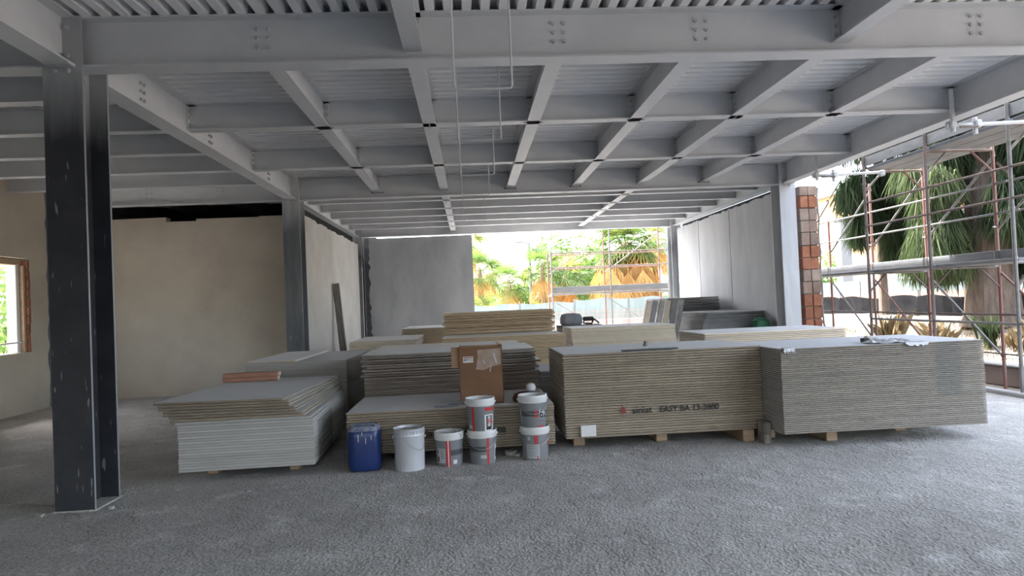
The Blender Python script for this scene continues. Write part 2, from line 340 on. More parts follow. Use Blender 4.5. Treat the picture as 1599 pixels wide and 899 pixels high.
# left wall with a window opening (y 10.6..12.24, z 1.0..2.53) and a ragged end
def wall_with_edge(name, matl, pts_front, axis, a, b, label, cat='wall'):
    """extrude an outline (u,z) between a and b along the other axis"""
    n = len(pts_front); f = lambda u, z, t: (t, u, z) if axis == 'x' else (u, t, z)
    vs = [f(u, z, a) for u, z in pts_front] + [f(u, z, b) for u, z in pts_front]
    fs = [tuple(range(n)), tuple(range(2 * n - 1, n - 1, -1))] + [(i, n + i, n + (i + 1) % n, (i + 1) % n) for i in range(n)]
    o = MB().add(vs, fs).build(name, matl); struct(o, label, cat); return o
edge = [(12.72 + d, z) for z, d in ragged(26, 0, 3.95, .07, 3)]
WL = empty('wall_left'); struct(WL, 'grey-beige plastered wall with a rough window opening and ragged end', 'wall')
def wl_piece(name, outline):
    n = len(outline); vs = [(-7.32, u, z) for u, z in outline] + [(-7.62, u, z) for u, z in outline]
    fs = [tuple(range(n))[::-1], tuple(range(n, 2 * n))] + [(i, (i + 1) % n, n + (i + 1) % n, n + i) for i in range(n)]
    return MB().add(vs, fs).build(name, plaster_m, WL)
wl_piece('wall_panel', [(12.25, 0)] + edge[:1] + edge + [(12.25, 3.95)])
wl_piece('wall_panel', [(-9, 0), (12.25, 0), (12.25, .99), (-9, .99)])
wl_piece('wall_panel', [(-9, 2.54), (12.25, 2.54), (12.25, 3.95), (-9, 3.95)])
wl_piece('wall_panel', [(-9, .99), (10.7, .99), (10.7, 2.54), (-9, 2.54)])
for k in range(10):      # bare brick reveal of the window
    z = .995 + k * .152
    MB().cbox(-7.60, -7.325 - random.random() * .02, 12.19 - random.random() * .012, 12.262, z, z + .138, .008).build('brick', brick_m, WL)
W1 = empty('window_1', (-7.45, 12.1, .99)); struct(W1, 'unglazed window opening with timber post and iron bar', 'window')
def wpart(n, mb, m_): o = mb.build(n, m_, W1); o.matrix_parent_inverse = Matrix.Translation((7.45, -12.1, -.99)); return o
wpart('jamb_post', MB().cbox(-7.58, -7.42, 12.03, 12.12, .99, 2.46, .01), paper_m)
wpart('head_rail', MB().cbox(-7.58, -7.42, 10.7, 12.19, 2.43, 2.53, .01), wood_m)
wpart('side_post', MB().cbox(-7.46, -7.36, 12.12, 12.185, .99, 2.43, .01), wood_m)
wpart('iron_bar', MB().tube((-7.40, 10.7, 1.14), (-7.40, 12.19, 1.16), .014), scaf_w)
wpart('iron_bar', MB().tube((-7.6, 10.7, 2.36), (-7.6, 12.19, 2.36), .012), scaf_w)
struct(MB().box(-7.6, 6.2, -6.3, -6.0, 2.3, 3.95).build('wall_light_block_rear', dark_grey), 'unseen dark wall band added behind the viewer to hold back light', 'wall')  # unseen band added to cut the light reaching the near girder
struct(MB().box(6.0, 6.2, -6.0, -2.0, 0, 3.45).build('wall_light_block_side', dark_grey), 'unseen dark side wall added beyond the viewer to hold back light', 'wall')  # also unseen, added dark to reduce light from the open side
# rear-left beige wall
top = [(-3.25, 3.30), (-3.9, 3.30), (-3.9, 3.285), (-5.05, 3.29), (-5.05, 3.25), (-5.6, 3.25), (-5.6, 3.335), (-7.6, 3.31)]
wall_with_edge('wall_rear', plaster_m, [(-7.6, 0), (-3.25, 0)] + top, 'y', 13.5, 13.7, 'beige plastered wall behind the splayed board stack')
# void above and behind it, closed off and coloured black to look unlit
struct(MB().box(-7.6, -3.22, 16.4, 16.5, 0, 3.96).build('wall_void_shade_backing', black_gap), 'black backing added so the space above the beige wall looks unlit', 'wall')
struct(MB().box(-7.7, -7.62, 12.6, 20.9, 0, 3.96).build('wall_outer', plaster_m), 'outer side wall closing the unlit corner', 'wall')
# pale wall in the far bay, with a black strip for the dark gap above
edge = [(u, 3.26 + d) for u, d in ragged(30, 13.22, 19.72, .05, 5)]
wall_with_edge('wall_middle', pale_m, [(13.22, 0)] + [(19.72, 0)] + edge[::-1], 'x', -3.03, -3.2, 'pale plastered wall between two steel columns in the far bay')
struct(MB().box(-3.22, -3.18, 13.2, 19.8, 2.9, 3.5).build('trim_gap_shade_2', black_gap), 'black strip put in for the dark gap between pale wall and girder', 'joint')  # dark strip set in where the gap is only in shade
# far concrete wall with the ragged left joint
edge = [(-2.80 + d, z) for z, d in ragged(30, 0, 3.45, .07, 8)]
wall_with_edge('wall_back', conc_m, [(.135, 0), (.135, 3.462)] + edge[::-1], 'y', 20.2, 20.4, 'mottled grey concrete wall beside the far opening')
struct(MB().box(-3.1, -2.6, 20.42, 20.46, 0, 3.5).build('trim_gap_shade_3', black_gap), 'black strip put in for the dark joint beside the far concrete wall', 'joint')
# right concrete wall made of panels, ragged top
WR = empty('wall_right'); struct(WR, 'pale concrete panel wall of the far bay beside the white column', 'wall')
ysr = [13.22, 14.62, 15.7, 16.78, 17.86, 18.9, 19.72]
for k in range(6):
    ed = [(u, 3.375 + d) for u, d in ragged(9, ysr[k] + .004, ysr[k + 1] - .004, .05, 20 + k)]
    ol = [(ysr[k] + .004, 0), (ysr[k + 1] - .004, 0)] + ed[::-1]; n = len(ol); off = (k % 2) * .006
    vs = [(5.97 + off, u, z) for u, z in ol] + [(6.15, u, z) for u, z in ol]
    MB().add(vs, [tuple(range(n))[::-1], tuple(range(n, 2 * n))] + [(i, (i + 1) % n, n + (i + 1) % n, n + i) for i in range(n)]).build('concrete_panel', conc_l, WR)
struct(MB().box(6.16, 6.2, 13.2, 19.8, 0, 3.5).build('trim_gap_shade_4', black_gap), 'black strip put in for the dark gap above the pale concrete panels', 'joint')  # same dark strip, standing for shade behind the panel tops
# outer brick leaf seen end-on beside the white column
WB = empty('wall_brick'); struct(WB, 'end of the hollow brick wall beside the white steel column', 'wall')
MB().box(6.285, 6.60, 12.92, 19.9, 0, 3.44).build('mortar_core', mortar_m, WB)
z = .0; k = 0
while z < 3.4:
    h = .232 + random.uniform(-.012, .012); grey = k in (6, 7, 10, 12) or random.random() < .15
    h = min(h, 3.44 - z)
    for a, b in ((6.275, 6.435), (6.445, 6.605)):
        y0 = 12.88 + random.uniform(-.018, .012)
        MB().cbox(a + random.uniform(-.008, .008), b + random.uniform(-.008, .008), y0, 13.05, z + .008, z + h - .006, .008).build('brick', brick_g if grey else brick_m, WB)
    z += h; k += 1
MB().path([(6.63 + .012 * sin(i * 1.9), 12.9, i * .2) for i in range(18)], .018, 6).build('mortar_fin', mortar_m, WB)

# ------------------------------------------------------------------ steel frame
ZB, ZT = 3.478, 3.878      # girder underside, deck underside
def iprof(b, h, tw, tf):
    return [(-b / 2, 0), (b / 2, 0), (b / 2, tf), (tw / 2, tf), (tw / 2, h - tf), (b / 2, h - tf), (b / 2, h), (-b / 2, h), (-b / 2, h - tf), (-tw / 2, h - tf), (-tw / 2, tf), (-b / 2, tf)]
def extr(prof, a, b, fn):
    n = len(prof); mb = MB()
    mb.add([fn(u, v, a) for u, v in prof] + [fn(u, v, b) for u, v in prof], [(i, (i + 1) % n, n + (i + 1) % n, n + i) for i in range(n)] + [(0, 1, 2, 11), (2, 3, 10, 11), (3, 4, 9, 10), (4, 5, 8, 9), (5, 6, 7, 8)] + [tuple(n + i for i in q)[::-1] for q in ((0, 1, 2, 11), (2, 3, 10, 11), (3, 4, 9, 10), (4, 5, 8, 9), (5, 6, 7, 8))])
    return mb
def beam(axis, c, a, b, zb, h, fw, label, group, tw=.009, tf=.014, m_=None):
    if axis == 'y': mb = extr(iprof(fw, h, tw, tf), a, b, lambda u, v, t: (c + u, t, zb + v))
    else: mb = extr(iprof(fw, h, tw, tf), a, b, lambda u, v, t: (t, c + u, zb + v))
    return struct(mb.build('steel_beam', m_ or steel_paint), label, 'beam', group)
bolt_me = {}
for ax in 'xy':
    mb = MB(); d = Vector((1, 0, 0)) if ax == 'x' else Vector((0, 1, 0))
    mb.tube(-d * .020, d * .020, .016, 6); bolt_me[ax] = mb.mesh('bolt'); bolt_me[ax].materials.append(bolt_m)
def bolts(parent, ax, pts):
    for p in pts:
        o = new_obj('bolt', bolt_me[ax], parent); o.location = p
def plate(parent, *b): return MB().cbox(*b, .003).build('connection_plate', steel_paint, parent)
GX_L, GX_R = -3.115, 5.985
GY = (5.81, 12.95, 20.10)
LX = [-3.115 + 1.52 + 1.213 * i for i in range(6)]      # -1.595 -.382 .831 2.044 3.257 4.47
TY = (8.2, 10.57)
gl = 'main girders of the steel frame'
G1 = beam('x', GY[0], GX_L + .01, GX_R - .01, ZB, .40, .2, 'deep grey-white steel girder crossing the whole width overhead, with bolt clusters', gl)
G1l = beam('x', GY[0], -7.6, GX_L - .15, ZB, .40, .2, 'grey steel girder running from the dark near column to the far-left wall', gl)
G2 = beam('x', GY[1], GX_L + .01, GX_R - .01, ZB, .40, .2, 'white steel girder between the second pair of columns, over the middle board stacks', gl)
G2l = beam('x', GY[1], -7.6, GX_L - .15, ZB, .40, .2, 'grey steel girder just above the beige wall', gl)
G3 = beam('x', GY[2], GX_L + .01, GX_R - .01, ZB, .40, .2, 'white steel lintel girder over the far opening', gl)
for (a, b, t) in ((-9, 5.69, 'above the dark near column towards the viewer'), (6.09, 12.74, 'between dark near column and second grey column'), (13.14, 19.9, 'above the pale far wall')):
    GL = beam('y', GX_L, a, b, ZB, .40, .2, 'white steel girder ' + t, gl)
    if a == 6.09:
        for y in (TY[0] - 1.2, TY[0] + .6, TY[1] + .75): bolts(GL, 'x', [(GX_L + .008, y + dy, ZB + .12 + dz) for dy in (0, .07) for dz in (0, .08, .16)])
for (a, b, t) in ((-9, 12.74, 'along the open side above the scaffold'), (13.14, 19.9, 'above the pale concrete panels')):
    GR = beam('y', GX_R, a, b, ZB, .40, .2, 'white steel girder ' + t, gl)
# joists: bay near the camera (2), middle bay, far bay, left bay
j0 = 'joists of the nearest ceiling bay'; j1 = 'joists of the middle ceiling bay'; j2 = 'joists of the far ceiling bay'; j3 = 'joists of the dim side bay'
HS, FS = .30, .15; ZS = ZT - HS
def end_clip(parent, axis, c, t, s, side):
    """end plate with bolts where a joist meets a girder; t end position, s +-1 pointing into the joist"""
    if axis == 'y':
        plate(parent, c - .07, c + .07, min(t, t + s * .012), max(t, t + s * .012), ZS + .03, ZT - .02)
        bolts(parent, 'y', [(c + dx, t + s * .02, ZS + .07 + dz) for dx in (-.045, .045) for dz in (0, .075, .15)])
    else:
        plate(parent, min(t, t + s * .012), max(t, t + s * .012), c - .07, c + .07, ZS + .03, ZT - .02)
        bolts(parent, 'x', [(t + s * .02, c + dy, ZS + .07 + dz) for dy in (-.045, .045) for dz in (0, .075, .15)])
for i, t in ((1, 'ending at the great girder left of the hanger rods'), (4, 'ending at the great girder near the scaffold side')):
    B = beam('y', LX[i], -9, GY[0] - .006, ZS, HS, FS, 'white steel joist overhead, ' + t, j0); end_clip(B, 'y', LX[i], GY[0] - .006, -1, 1)
rows = ((GY[0] + .006, TY[0] - .006), (TY[0] + .006, TY[1] - .006), (TY[1] + .006, GY[1] - .006)); rown = ('nearest', 'middle', 'farthest')
for i in range(6):
    if i in (1, 4):
        B = beam('y', LX[i], GY[0] + .006, GY[1] - .006, ZS, HS, FS, f'white steel joist running through the whole middle bay, {ordw(i + 1)} from the dark column', j1)
        end_clip(B, 'y', LX[i], GY[1] - .006, -1, 1)
    else:
        for (a, b), t in zip(rows, rown):
            B = beam('y', LX[i], a, b, ZS, HS, FS, f'short white steel joist, {ordw(i + 1)} from the dark column, {t} row of ceiling cells', j1)
            end_clip(B, 'y', LX[i], b, -1, 1)
            MB().box(LX[i] - .11, LX[i] + .11, b - .012, b - .002, ZS - .004, ZS + .012).build('gap_shade_strip', black_gap, B)  # black strip for the notch gap and shadow at the joist end
        bolts(G1, 'y', [(LX[i] + dx, GY[0] - .006, ZB + .16 + dz) for dx in (-.045, .045) for dz in (0, .075, .15)])
xr = ((GX_L + .006, LX[1] - .006), (LX[1] + .006, LX[4] - .006), (LX[4] + .006, GX_R - .006)); xn = ('on the dark column side', 'in the middle', 'on the scaffold side')
for y, t in zip(TY, ('nearer', 'farther')):
    for (a, b), q in zip(xr, xn):
        B = beam('x', y, a, b, ZS, HS, FS, f'white steel cross joist of the middle bay, {t} one, {q}', j1)
        end_clip(B, 'x', y, b, -1, 1); end_clip(B, 'x', y, a, 1, 1)
for i in (1, 4): beam('y', LX[i], GY[1] + .006, GY[2] - .006, ZS, HS, FS, 'white steel joist of the far bay running towards the far opening, ' + ('nearer the pale wall' if i == 1 else 'nearer the concrete panels'), j2)
for k in range(5):
    y = GY[1] + 1.19 * (k + 1)
    for (a, b), q in zip(xr, ('beside the pale wall', 'in the middle', 'beside the concrete panels')):
        beam('x', y, a, b, ZS, HS, FS, f'white steel cross joist of the far bay, {ordw(k + 1)} from the front, {q}', j2)
for k in range(5):
    y = GY[0] + 1.19 * (k + 1)
    beam('x', y, -7.6, GX_L - .006, ZS, HS, FS, f'grey steel joist of the dim side bay, {ordw(k + 1)} behind the dark column', j3)
for k in range(3):
    beam('y', -6.9 + 1.25 * k, GY[1] + .006, 16.4, ZS - .02, HS, FS, f'dark joist in the unlit gap above the beige wall, {ordw(k + 1)} from the window side', j3, m_=dark_grey)
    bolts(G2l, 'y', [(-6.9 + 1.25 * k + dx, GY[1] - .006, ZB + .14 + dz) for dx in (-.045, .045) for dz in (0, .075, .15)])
# columns
def column(x, y, m_, label, ztop=ZT, stub=True):
    c = extr(iprof(.30, .40, .0135, .024), 0, ztop, lambda u, v, t: (x + u, y - .2 + v, t)).build('steel_column', m_)
    struct(c, label, 'column', 'steel columns')
    return c
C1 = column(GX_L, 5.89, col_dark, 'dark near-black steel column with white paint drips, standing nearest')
mb = MB(); mb.cbox(GX_L - .165, GX_L + .165, 5.672, 6.11, -.01, .010, .006); mb.build('base_plate', floor_m, C1)
C2 = column(GX_L, 12.94, col_grey, 'grey paint-sprayed steel column between beige and pale walls')
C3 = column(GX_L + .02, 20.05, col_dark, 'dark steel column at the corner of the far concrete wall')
CR2 = column(GX_R, 12.94, col_white, 'white-painted steel column beside the brick wall end')
CR3 = column(GX_R, 20.05, col_grey, 'grey steel column beside the far opening')
CL = column(-7.28, 13.0, col_dark, 'dark column added in place of the black gap beyond the small window')  # column put in to make the corner gap read dark
for C, x, y in ((C1, GX_L, 5.69), (C2, GX_L, 12.74), (CR2, GX_R, 12.74)):
    MB().cbox(x - .10, x + .10, y - .10, y, ZB - .012, ZB, .003).build('seat_bracket', bolt_m, C)
    for dx in (-.05, .05): bolts(C, 'y', [(x + dx, y - .01, ZB - .04), (x + dx, y - .012, ZB + .08), (x + dx, y - .012, ZB + .3)])
bolts(C1, 'x', [(GX_L + .012, 5.97, ZB - .035)])
struct(MB().box(6.02, 6.22, -9, 20.4, 4.128, 5.4).build('wall_sun_block', slab_m), 'unseen roof edge upstand added to shade the scaffold from the sun', 'wall')  # unseen block added to keep direct sun off the scaffold
# corrugated deck --------------------------------------------------
CE = empty('ceiling'); struct(CE, 'white corrugated steel deck of the hall ceiling', 'ceiling')
PITCH, RH = .15, .09
def deck_sheet(axis, a0, b0, b1, nrib=4):
    """one corrugated sheet, ribs along axis, covering nrib pitches from a0 across, b0..b1 along"""
    prof = []
    for i in range(nrib):
        s = a0 + i * PITCH
        prof += [(s, ZT), (s + .072, ZT), (s + .085, ZT + RH), (s + .137, ZT + RH)]
    prof.append((a0 + nrib * PITCH, ZT)); n = len(prof)
    fn = (lambda u, z, t: (t, u, z)) if axis == 'x' else (lambda u, z, t: (u, t, z))
    MB().add([fn(u, z, b0) for u, z in prof] + [fn(u, z, b1) for u, z in prof], [(i, i + 1, n + i + 1, n + i) for i in range(n - 1)]).build('deck_sheet', deck_paint, CE)
for k in range(16): deck_sheet('y', -3.115 + k * .6 - .3 * (k == 15), -9.0, 5.95, 4 if k < 15 else 2)           # near bay
for k in range(12): deck_sheet('x', 5.83 + k * .6, GX_L, GX_R)            # middle bay
for k in range(16): deck_sheet('y', -3.115 + k * .6 - .3 * (k == 15), 13.05, 20.25, 4 if k < 15 else 2)   # far bay
for k in range(8): deck_sheet('y', -7.72 + k * .575, -9.0, 13.2)           # side bay
MB().box(-9.5, 6.22, -9, 20.4, ZT + RH + .001, ZT + .25).build('concrete_slab', slab_m, CE)  # wide left overhang is added to keep sun off the window
# ================================================================== plasterboard stacks
board_cache = {}
def board_mesh(L, D, T, m_):
    k = (L, D, T, m_.name)
    if k not in board_cache:
        me = MB().cbox(-L / 2, L / 2, -D / 2, D / 2, 0, T, min(.0075, T * .34) if m_ is not B_gry else .002).mesh('plasterboard'); me.materials.append(m_); board_cache[k] = me
    return board_cache[k]
def stack(phrase, group, x0, y0, L, D, zb, n, pitch, m_, rz=0, jx=.003, jy=.003, jr=.001, hide=0, fan=None, gaps=(), alt=None, drop=None):
    """boards piled from zb up; phrase names the stack; hide = how many of the lowest boards cannot be seen (joined as one)"""
    r = random.Random(hash(phrase) % 1000 if False else len(phrase) * 31 + int(abs(x0) * 100)); out = []
    cx, cy = x0 + L / 2, y0 + D / 2; z = zb
    if hide:
        mb = MB()
        for i in range(hide): mb.cbox(-L / 2, L / 2, -D / 2, D / 2, i * pitch, i * pitch + pitch - .0015, .003)
        o = mb.build('plasterboard_pile', m_); o.location = (cx, cy, zb); o.rotation_euler = (0, 0, rz)
        tag(o, 'covered lower plasterboards of ' + phrase, 'plasterboard', group, 'stuff'); z += hide * pitch
    for i in range(hide, n):
        mm = m_ if not alt or i not in alt[1] else alt[0]
        o = new_obj('plasterboard', board_mesh(L, D, pitch - (.0042 if mm is not B_gry else .0015), mm))
        dx, dy, dr = r.uniform(-jx, jx), r.uniform(-jy, jy), r.uniform(-jr, jr)
        if fan: a, b, c = fan(i); dx += a; dy += b; dr += c
        if i in gaps: z += .006
        o.location = (cx + dx, cy + dy, z); o.rotation_euler = (0, 0, rz + dr); z += pitch
        k = n - i
        tag(o, (f'topmost plasterboard of {phrase}' if k == 1 else f'{ordw(k)} plasterboard from the top of {phrase}'), 'plasterboard', group); out.append(o)
    return out, z
BRN = {}
def bearer(x, y0, y1, h, wdt, label, m_=None):
    o = MB().cbox(-wdt / 2, wdt / 2, 0, y1 - y0, 0, h, .006).build('timber_bearer', m_ or wood_m); o.location = (x, y0, 0); tag(o, label, 'timber', 'bearers under the board stacks'); return o
def zig(i, a, amp, r=random.Random(4)): return (r.uniform(-amp, amp), 0, 0) if i >= a else (0, 0, 0)

S1, z1 = stack('the stack with black printed lettering', 'boards of the lettered stack', .885, 6.90, 2.0, 1.2, .115, 33, .0252, B_std, rz=.003, jx=.004)
S2, z2 = stack('the greenish grey stack nearest the scaffold', 'boards of the stack nearest the scaffold', 2.885, 6.46, 2.0, 1.2, .135, 43, .0187, B_grn, rz=.003, jx=.0015, jr=.0004)
def fan3(i):
    if i < 17: return (0, 0, 0)
    t = (i - 16) / 9.0; return (-.20 * t ** .75 + .02 * (i % 2), .10 * t, -.105 * t)
S3, z3 = stack('the splayed stack beside the dark column', 'boards of the splayed stack', -2.68, 6.50, 1.19, 2.0, .085, 25, .0246, B_gry, rz=.032, jx=.004, fan=fan3, alt=(B_std, range(18, 25)))
S4, z4 = stack('the stack behind the splayed one', 'boards of the stack behind the splayed one', -2.80, 8.95, 1.25, 1.95, .09, 31, .0245, B_gry, rz=-.02, hide=14)
S5, z5 = stack('the low stack behind the buckets', 'boards of the low stack behind the buckets', -1.225, 6.84, 2.0, 1.2, .085, 16, .0252, B_std, rz=.004)
r6 = random.Random(12); f6 = {i: (r6.uniform(-.035, .035), r6.uniform(-.04, .02), r6.uniform(-.008, .008)) for i in range(60)}
S6, z6 = stack('the dark-edged stack behind the cardboard box', 'boards of the dark-edged stack', -1.24, 8.13, 2.0, 1.2, .085, 33, .0252, B_drk, rz=.002, hide=13, fan=lambda i: f6[i] if i > 22 else (0, 0, 0), gaps=(24, 26, 27, 29, 31))
S7, z7 = stack('the pale stack between dark-edged and tan stacks', 'boards of the pale stack', -1.33, 9.45, 2.0, 1.2, .085, 33, .0252, B_tan, hide=28, jx=.012)
S8, z8 = stack('the cream stack by the pale wall', 'boards of the cream stack by the pale wall', -2.19, 12.82, 1.2, 2.0, .085, 32, .0252, B_crm, hide=24, jx=.015)
r9 = random.Random(5); f9 = {i: (r9.uniform(-.03, .03), r9.uniform(-.03, .02), r9.uniform(-.006, .006)) for i in range(60)}
S10, z10 = stack('the lower tan stack in the middle', 'boards of the lower tan stack', -.47, 11.42, 2.0, 1.2, .085, 34, .0252, B_tan, hide=18, jx=.012)
S9, z9 = stack('the tall tan stack before the far opening', 'boards of the tall tan stack', -.49, 12.68, 2.0, 1.2, .085, 48, .0252, B_tan, hide=32, fan=lambda i: f9[i], gaps=(34, 36, 38, 41, 42, 44), rz=.003)
S11, z11 = stack('the cream stack in front of the leaning offcuts', 'boards of the bright cream stack', 1.90, 13.2, 2.0, 1.2, .085, 34, .0252, B_crm, hide=20, fan=lambda i: (-.02 + (i - 30) ** 2 * .0004 if i > 20 else 0, 0, 0))
S12, z12 = stack('the white-topped stack before the white column', 'boards of the white-topped stack', 3.17, 9.43, 2.0, 1.2, .085, 34, .0252, B_crm, hide=25, jx=.012)
S14, z14 = stack('the cool grey stack before the concrete panels', 'boards of the cool grey stack', 4.68, 14.0, 1.19, 2.0, .085, 40, .0252, B_far, hide=25, fan=lambda i: ((i - 30) * .012 if i > 30 else 0, 0, 0), gaps=(36, 38))
S13, z13 = stack('the tallest grey stack against the concrete panels', 'boards of the tallest grey stack', 4.60, 16.12, 1.2, 2.0, .085, 52, .0252, B_far, hide=40, fan=lambda i: f9[i], gaps=(43, 45, 48, 50))
S16, z16 = stack('the short stack by the far concrete wall', 'boards of the short stack by the concrete wall', -1.45, 14.9, 1.0, 2.0, .085, 37, .0252, B_crm, hide=30)
S17, z17 = stack('the narrow pile of offcuts between the big stacks', 'boards of the narrow pile', .80, 8.45, .19, 1.0, .085, 22, .0252, B_far, hide=8, fan=lambda i: (f9[i][0] * .4, 0, 0))
# bearers
for x, t in ((1.05, 'under the bucket end of the lettered stack'), (2.715, 'under the gap end of the lettered stack'), (1.9, 'under the middle of the lettered stack')): bearer(x, 6.88 if x > 2 else 7.12, 8.0, .115, .115, 'short pale timber bearer ' + t)
for x, t in ((3.47, 'showing under the stack nearest the scaffold'), (4.35, 'deep under the middle of the stack nearest the scaffold'), (2.98, 'under the gap end of the stack nearest the scaffold')): bearer(x, 6.70 if x == 3.47 else 7.0, 7.6, .135, .11, 'square timber bearer ' + t)
o = MB().cbox(-.036, .036, -.08, .08, 0, .10, .008).build('timber_block', wood_grey); o.location = (2.835, 6.79, 0); tag(o, 'lower dusty timber block in the gap between the two front stacks', 'timber', 'timber blocks in the gap')
o = MB().cbox(-.036, .036, -.08, .08, 0, .11, .008).build('timber_block', wood_grey); o.location = (2.838, 6.79, .10); o.rotation_euler = (0, 0, .02); tag(o, 'upper dusty timber block in the gap between the two front stacks', 'timber', 'timber blocks in the gap')
for nm, xs_, y0, y1 in (('splayed stack', (-2.45, -1.7), 6.75, 8.4), ('stack behind the splayed one', (-2.6, -1.75), 9.0, 10.8), ('low stack', (-1.05, -.2, .6), 7.0, 7.9), ('dark-edged stack', (-1.05, .55), 8.2, 9.2), ('pale stack', (-1.1, .45), 9.6, 10.5), ('cream stack by the pale wall', (-2.0, -1.2), 12.95, 14.6), ('lower tan stack', (-.3, 1.3), 11.5, 12.5), ('tall tan stack', (-.3, 1.3), 12.8, 13.8), ('bright cream stack', (2.1, 3.7), 13.3, 14.3), ('white-topped stack', (3.3, 5.0), 9.55, 10.5), ('cool grey stack', (4.85, 5.7), 14.1, 15.9), ('tallest grey stack', (4.8, 5.6), 16.2, 18.0), ('short stack', (-1.25, -.65), 15.0, 16.8), ('narrow pile', (.9,), 8.5, 9.4)):
    for k, x in enumerate(xs_): bearer(x, y0, y1, .085, .09, f'timber bearer under the {nm}, ' + ('near its middle', 'towards the dark column', 'towards the scaffold')[1 if k == 0 and len(xs_) > 1 else (2 if k == len(xs_) - 1 and len(xs_) > 1 else 0)])

# printed lettering on the stacked edges
def text_mesh(body, size, extrude=0.0):
    cu = bpy.data.curves.new('lettering', 'FONT'); cu.body = body; cu.size = size; cu.resolution_u = 2; cu.extrude = extrude; cu.offset = size * .018
    o = bpy.data.objects.new('lettering', cu); COL.objects.link(o); bpy.context.view_layer.update()
    me = bpy.data.meshes.new_from_object(o.evaluated_get(bpy.context.evaluated_depsgraph_get()))
    bpy.data.objects.remove(o); bpy.data.curves.remove(cu); return me
def place(o, parent, M):
    o.parent = parent; bpy.context.view_layer.update(); o.matrix_parent_inverse = parent.matrix_world.inverted(); o.matrix_world = M
def lettering(board, x, y, z, sx, size=.082):
    for body, dx, sz in (('siniat', 0, size * 1.12), ('EASY BA 13-2000', .275, size)):
        me = text_mesh(body, sz); me.materials.append(ink)
        o = new_obj('printed_lettering', me)
        place(o, board, Matrix.Translation((x + dx, y, z)) @ Matrix.Rotation(pi / 2, 4, 'X') @ Matrix.Diagonal((sx if dx else 1.05, 1, 1, 1)))
    mb = MB(); c = Vector((x - .085, y, z + .035))
    for k in range(7):
        a = pi / 2 + k * 2 * pi / 7 + .2; R_ = .07 if k in (0, 3, 5) else .055
        tip = c + Vector((cos(a), 0, sin(a))) * R_; s1 = c + Vector((cos(a + .5), 0, sin(a + .5))) * .016; s2 = c + Vector((cos(a - .5), 0, sin(a - .5))) * .016
        mb.add([c, s2, tip, s1], [(0, 1, 2, 3)])
    o = mb.build('printed_emblem', ink_red); place(o, board, Matrix.Identity(4)); o['label'] = 'faded red star-shaped print'
lettering(S1[8], 1.555, 6.889, .335, 1.0)
lettering(S5[5], -.575, 6.829, .225, 1.0)
o = MB().cbox(1.035, 1.185, 6.870, 6.885, .135, .245, .003).build('board_offcut', paper_m); tag(o, 'small white square offcut leaning on the foot of the lettered stack', 'offcut')
# things on the front stacks
o = MB().cbox(-.28, .28, -.05, .05, 0, .012, .003).build('board_strip', grey_dk); o.location = (1.78, 6.98, z1 + .001); o.rotation_euler = (0, 0, .02); tag(o, 'thin dark board strip lying on top of the lettered stack', 'offcut')
me = MB().lathe([(0, 0), (.022, 0), (.025, .012), (.014, .03), (.018, .05), (0, .058)], 10).mesh('knob', True)
o = new_obj('timber_peg', me, None, wood_grey); o.location = (1.88, 7.55, z1); tag(o, 'tiny round timber peg on the lettered stack', 'peg')
mb = MB()
for sx_, sy_, zz in ((0, 0, 0),):
    nx, ny = 14, 6; rr = random.Random(3)
    vs = [(i / nx * .42 - .21 + rr.uniform(-.008, .008), j / ny * .2 - .1, max(.003, .012 + .02 * sin(i * .9 + j) + rr.uniform(-.006, .012)) * (0.3 if i in (0, nx) or j in (0, ny) else 1)) for j in range(ny + 1) for i in range(nx + 1)]
    mb.add(vs, [(j * (nx + 1) + i, j * (nx + 1) + i + 1, (j + 1) * (nx + 1) + i + 1, (j + 1) * (nx + 1) + i) for j in range(ny) for i in range(nx)])
o = mb.build('plastic_film', clear_pl, smooth=True); o.location = (4.0, 6.60, z2); tag(o, 'crumpled milky plastic film on top of the stack nearest the scaffold', 'plastic film')
mb = MB(); mb.add([(-.07, -.05, 0), (.08, -.05, 0), (.09, .06, 0), (-.06, .07, 0), (-.04, -.02, .055), (.06, -.01, .035), (.05, .04, .03), (-.03, .04, .05)], [(3, 2, 1, 0), (4, 5, 6, 7), (0, 1, 5, 4), (1, 2, 6, 5), (2, 3, 7, 6), (3, 0, 4, 7)])
o = mb.build('cement_lump', mixm); o.location = (3.98, 6.83, z2 + .001); tag(o, 'pale angular lump beside the plastic film', 'lump')
o = MB().cbox(-.035, .035, -.03, .03, 0, .04, .006).build('rubber_block', black_m); o.location = (3.87, 6.73, z2 + .001); tag(o, 'small black block beside the pale lump', 'block')
# torn wrap draped over the upper front edge of both stacks
def drape(x0, x1, y, z, dep, seed, label, ydir=-1):
    rr = random.Random(seed); n = 16; vs = []; fs = []
    for i in range(n + 1):
        x = x0 + (x1 - x0) * i / n; d = dep * (.5 + .9 * rr.random()) if 0 < i < n else dep * .3
        vs += [(x, y + .09, z + .004), (x, y - .006, z + .003), (x + rr.uniform(-.01, .01), y - .010 - rr.random() * .004, z - d)]
    for i in range(n): fs += [(3 * i, 3 * i + 1, 3 * i + 4, 3 * i + 3), (3 * i + 1, 3 * i + 2, 3 * i + 5, 3 * i + 4)]
    o = MB().add(vs, fs).build('plastic_wrap', clear_pl, smooth=True); tag(o, label, 'plastic film'); return o
drape(2.91, 3.02, 6.448, z2, .04, 2, 'torn plastic wrap at the near corner of the stack nearest the scaffold')
drape(4.10, 4.32, 6.448, z2, .03, 9, 'torn plastic wrap hanging over the edge below the crumpled film')
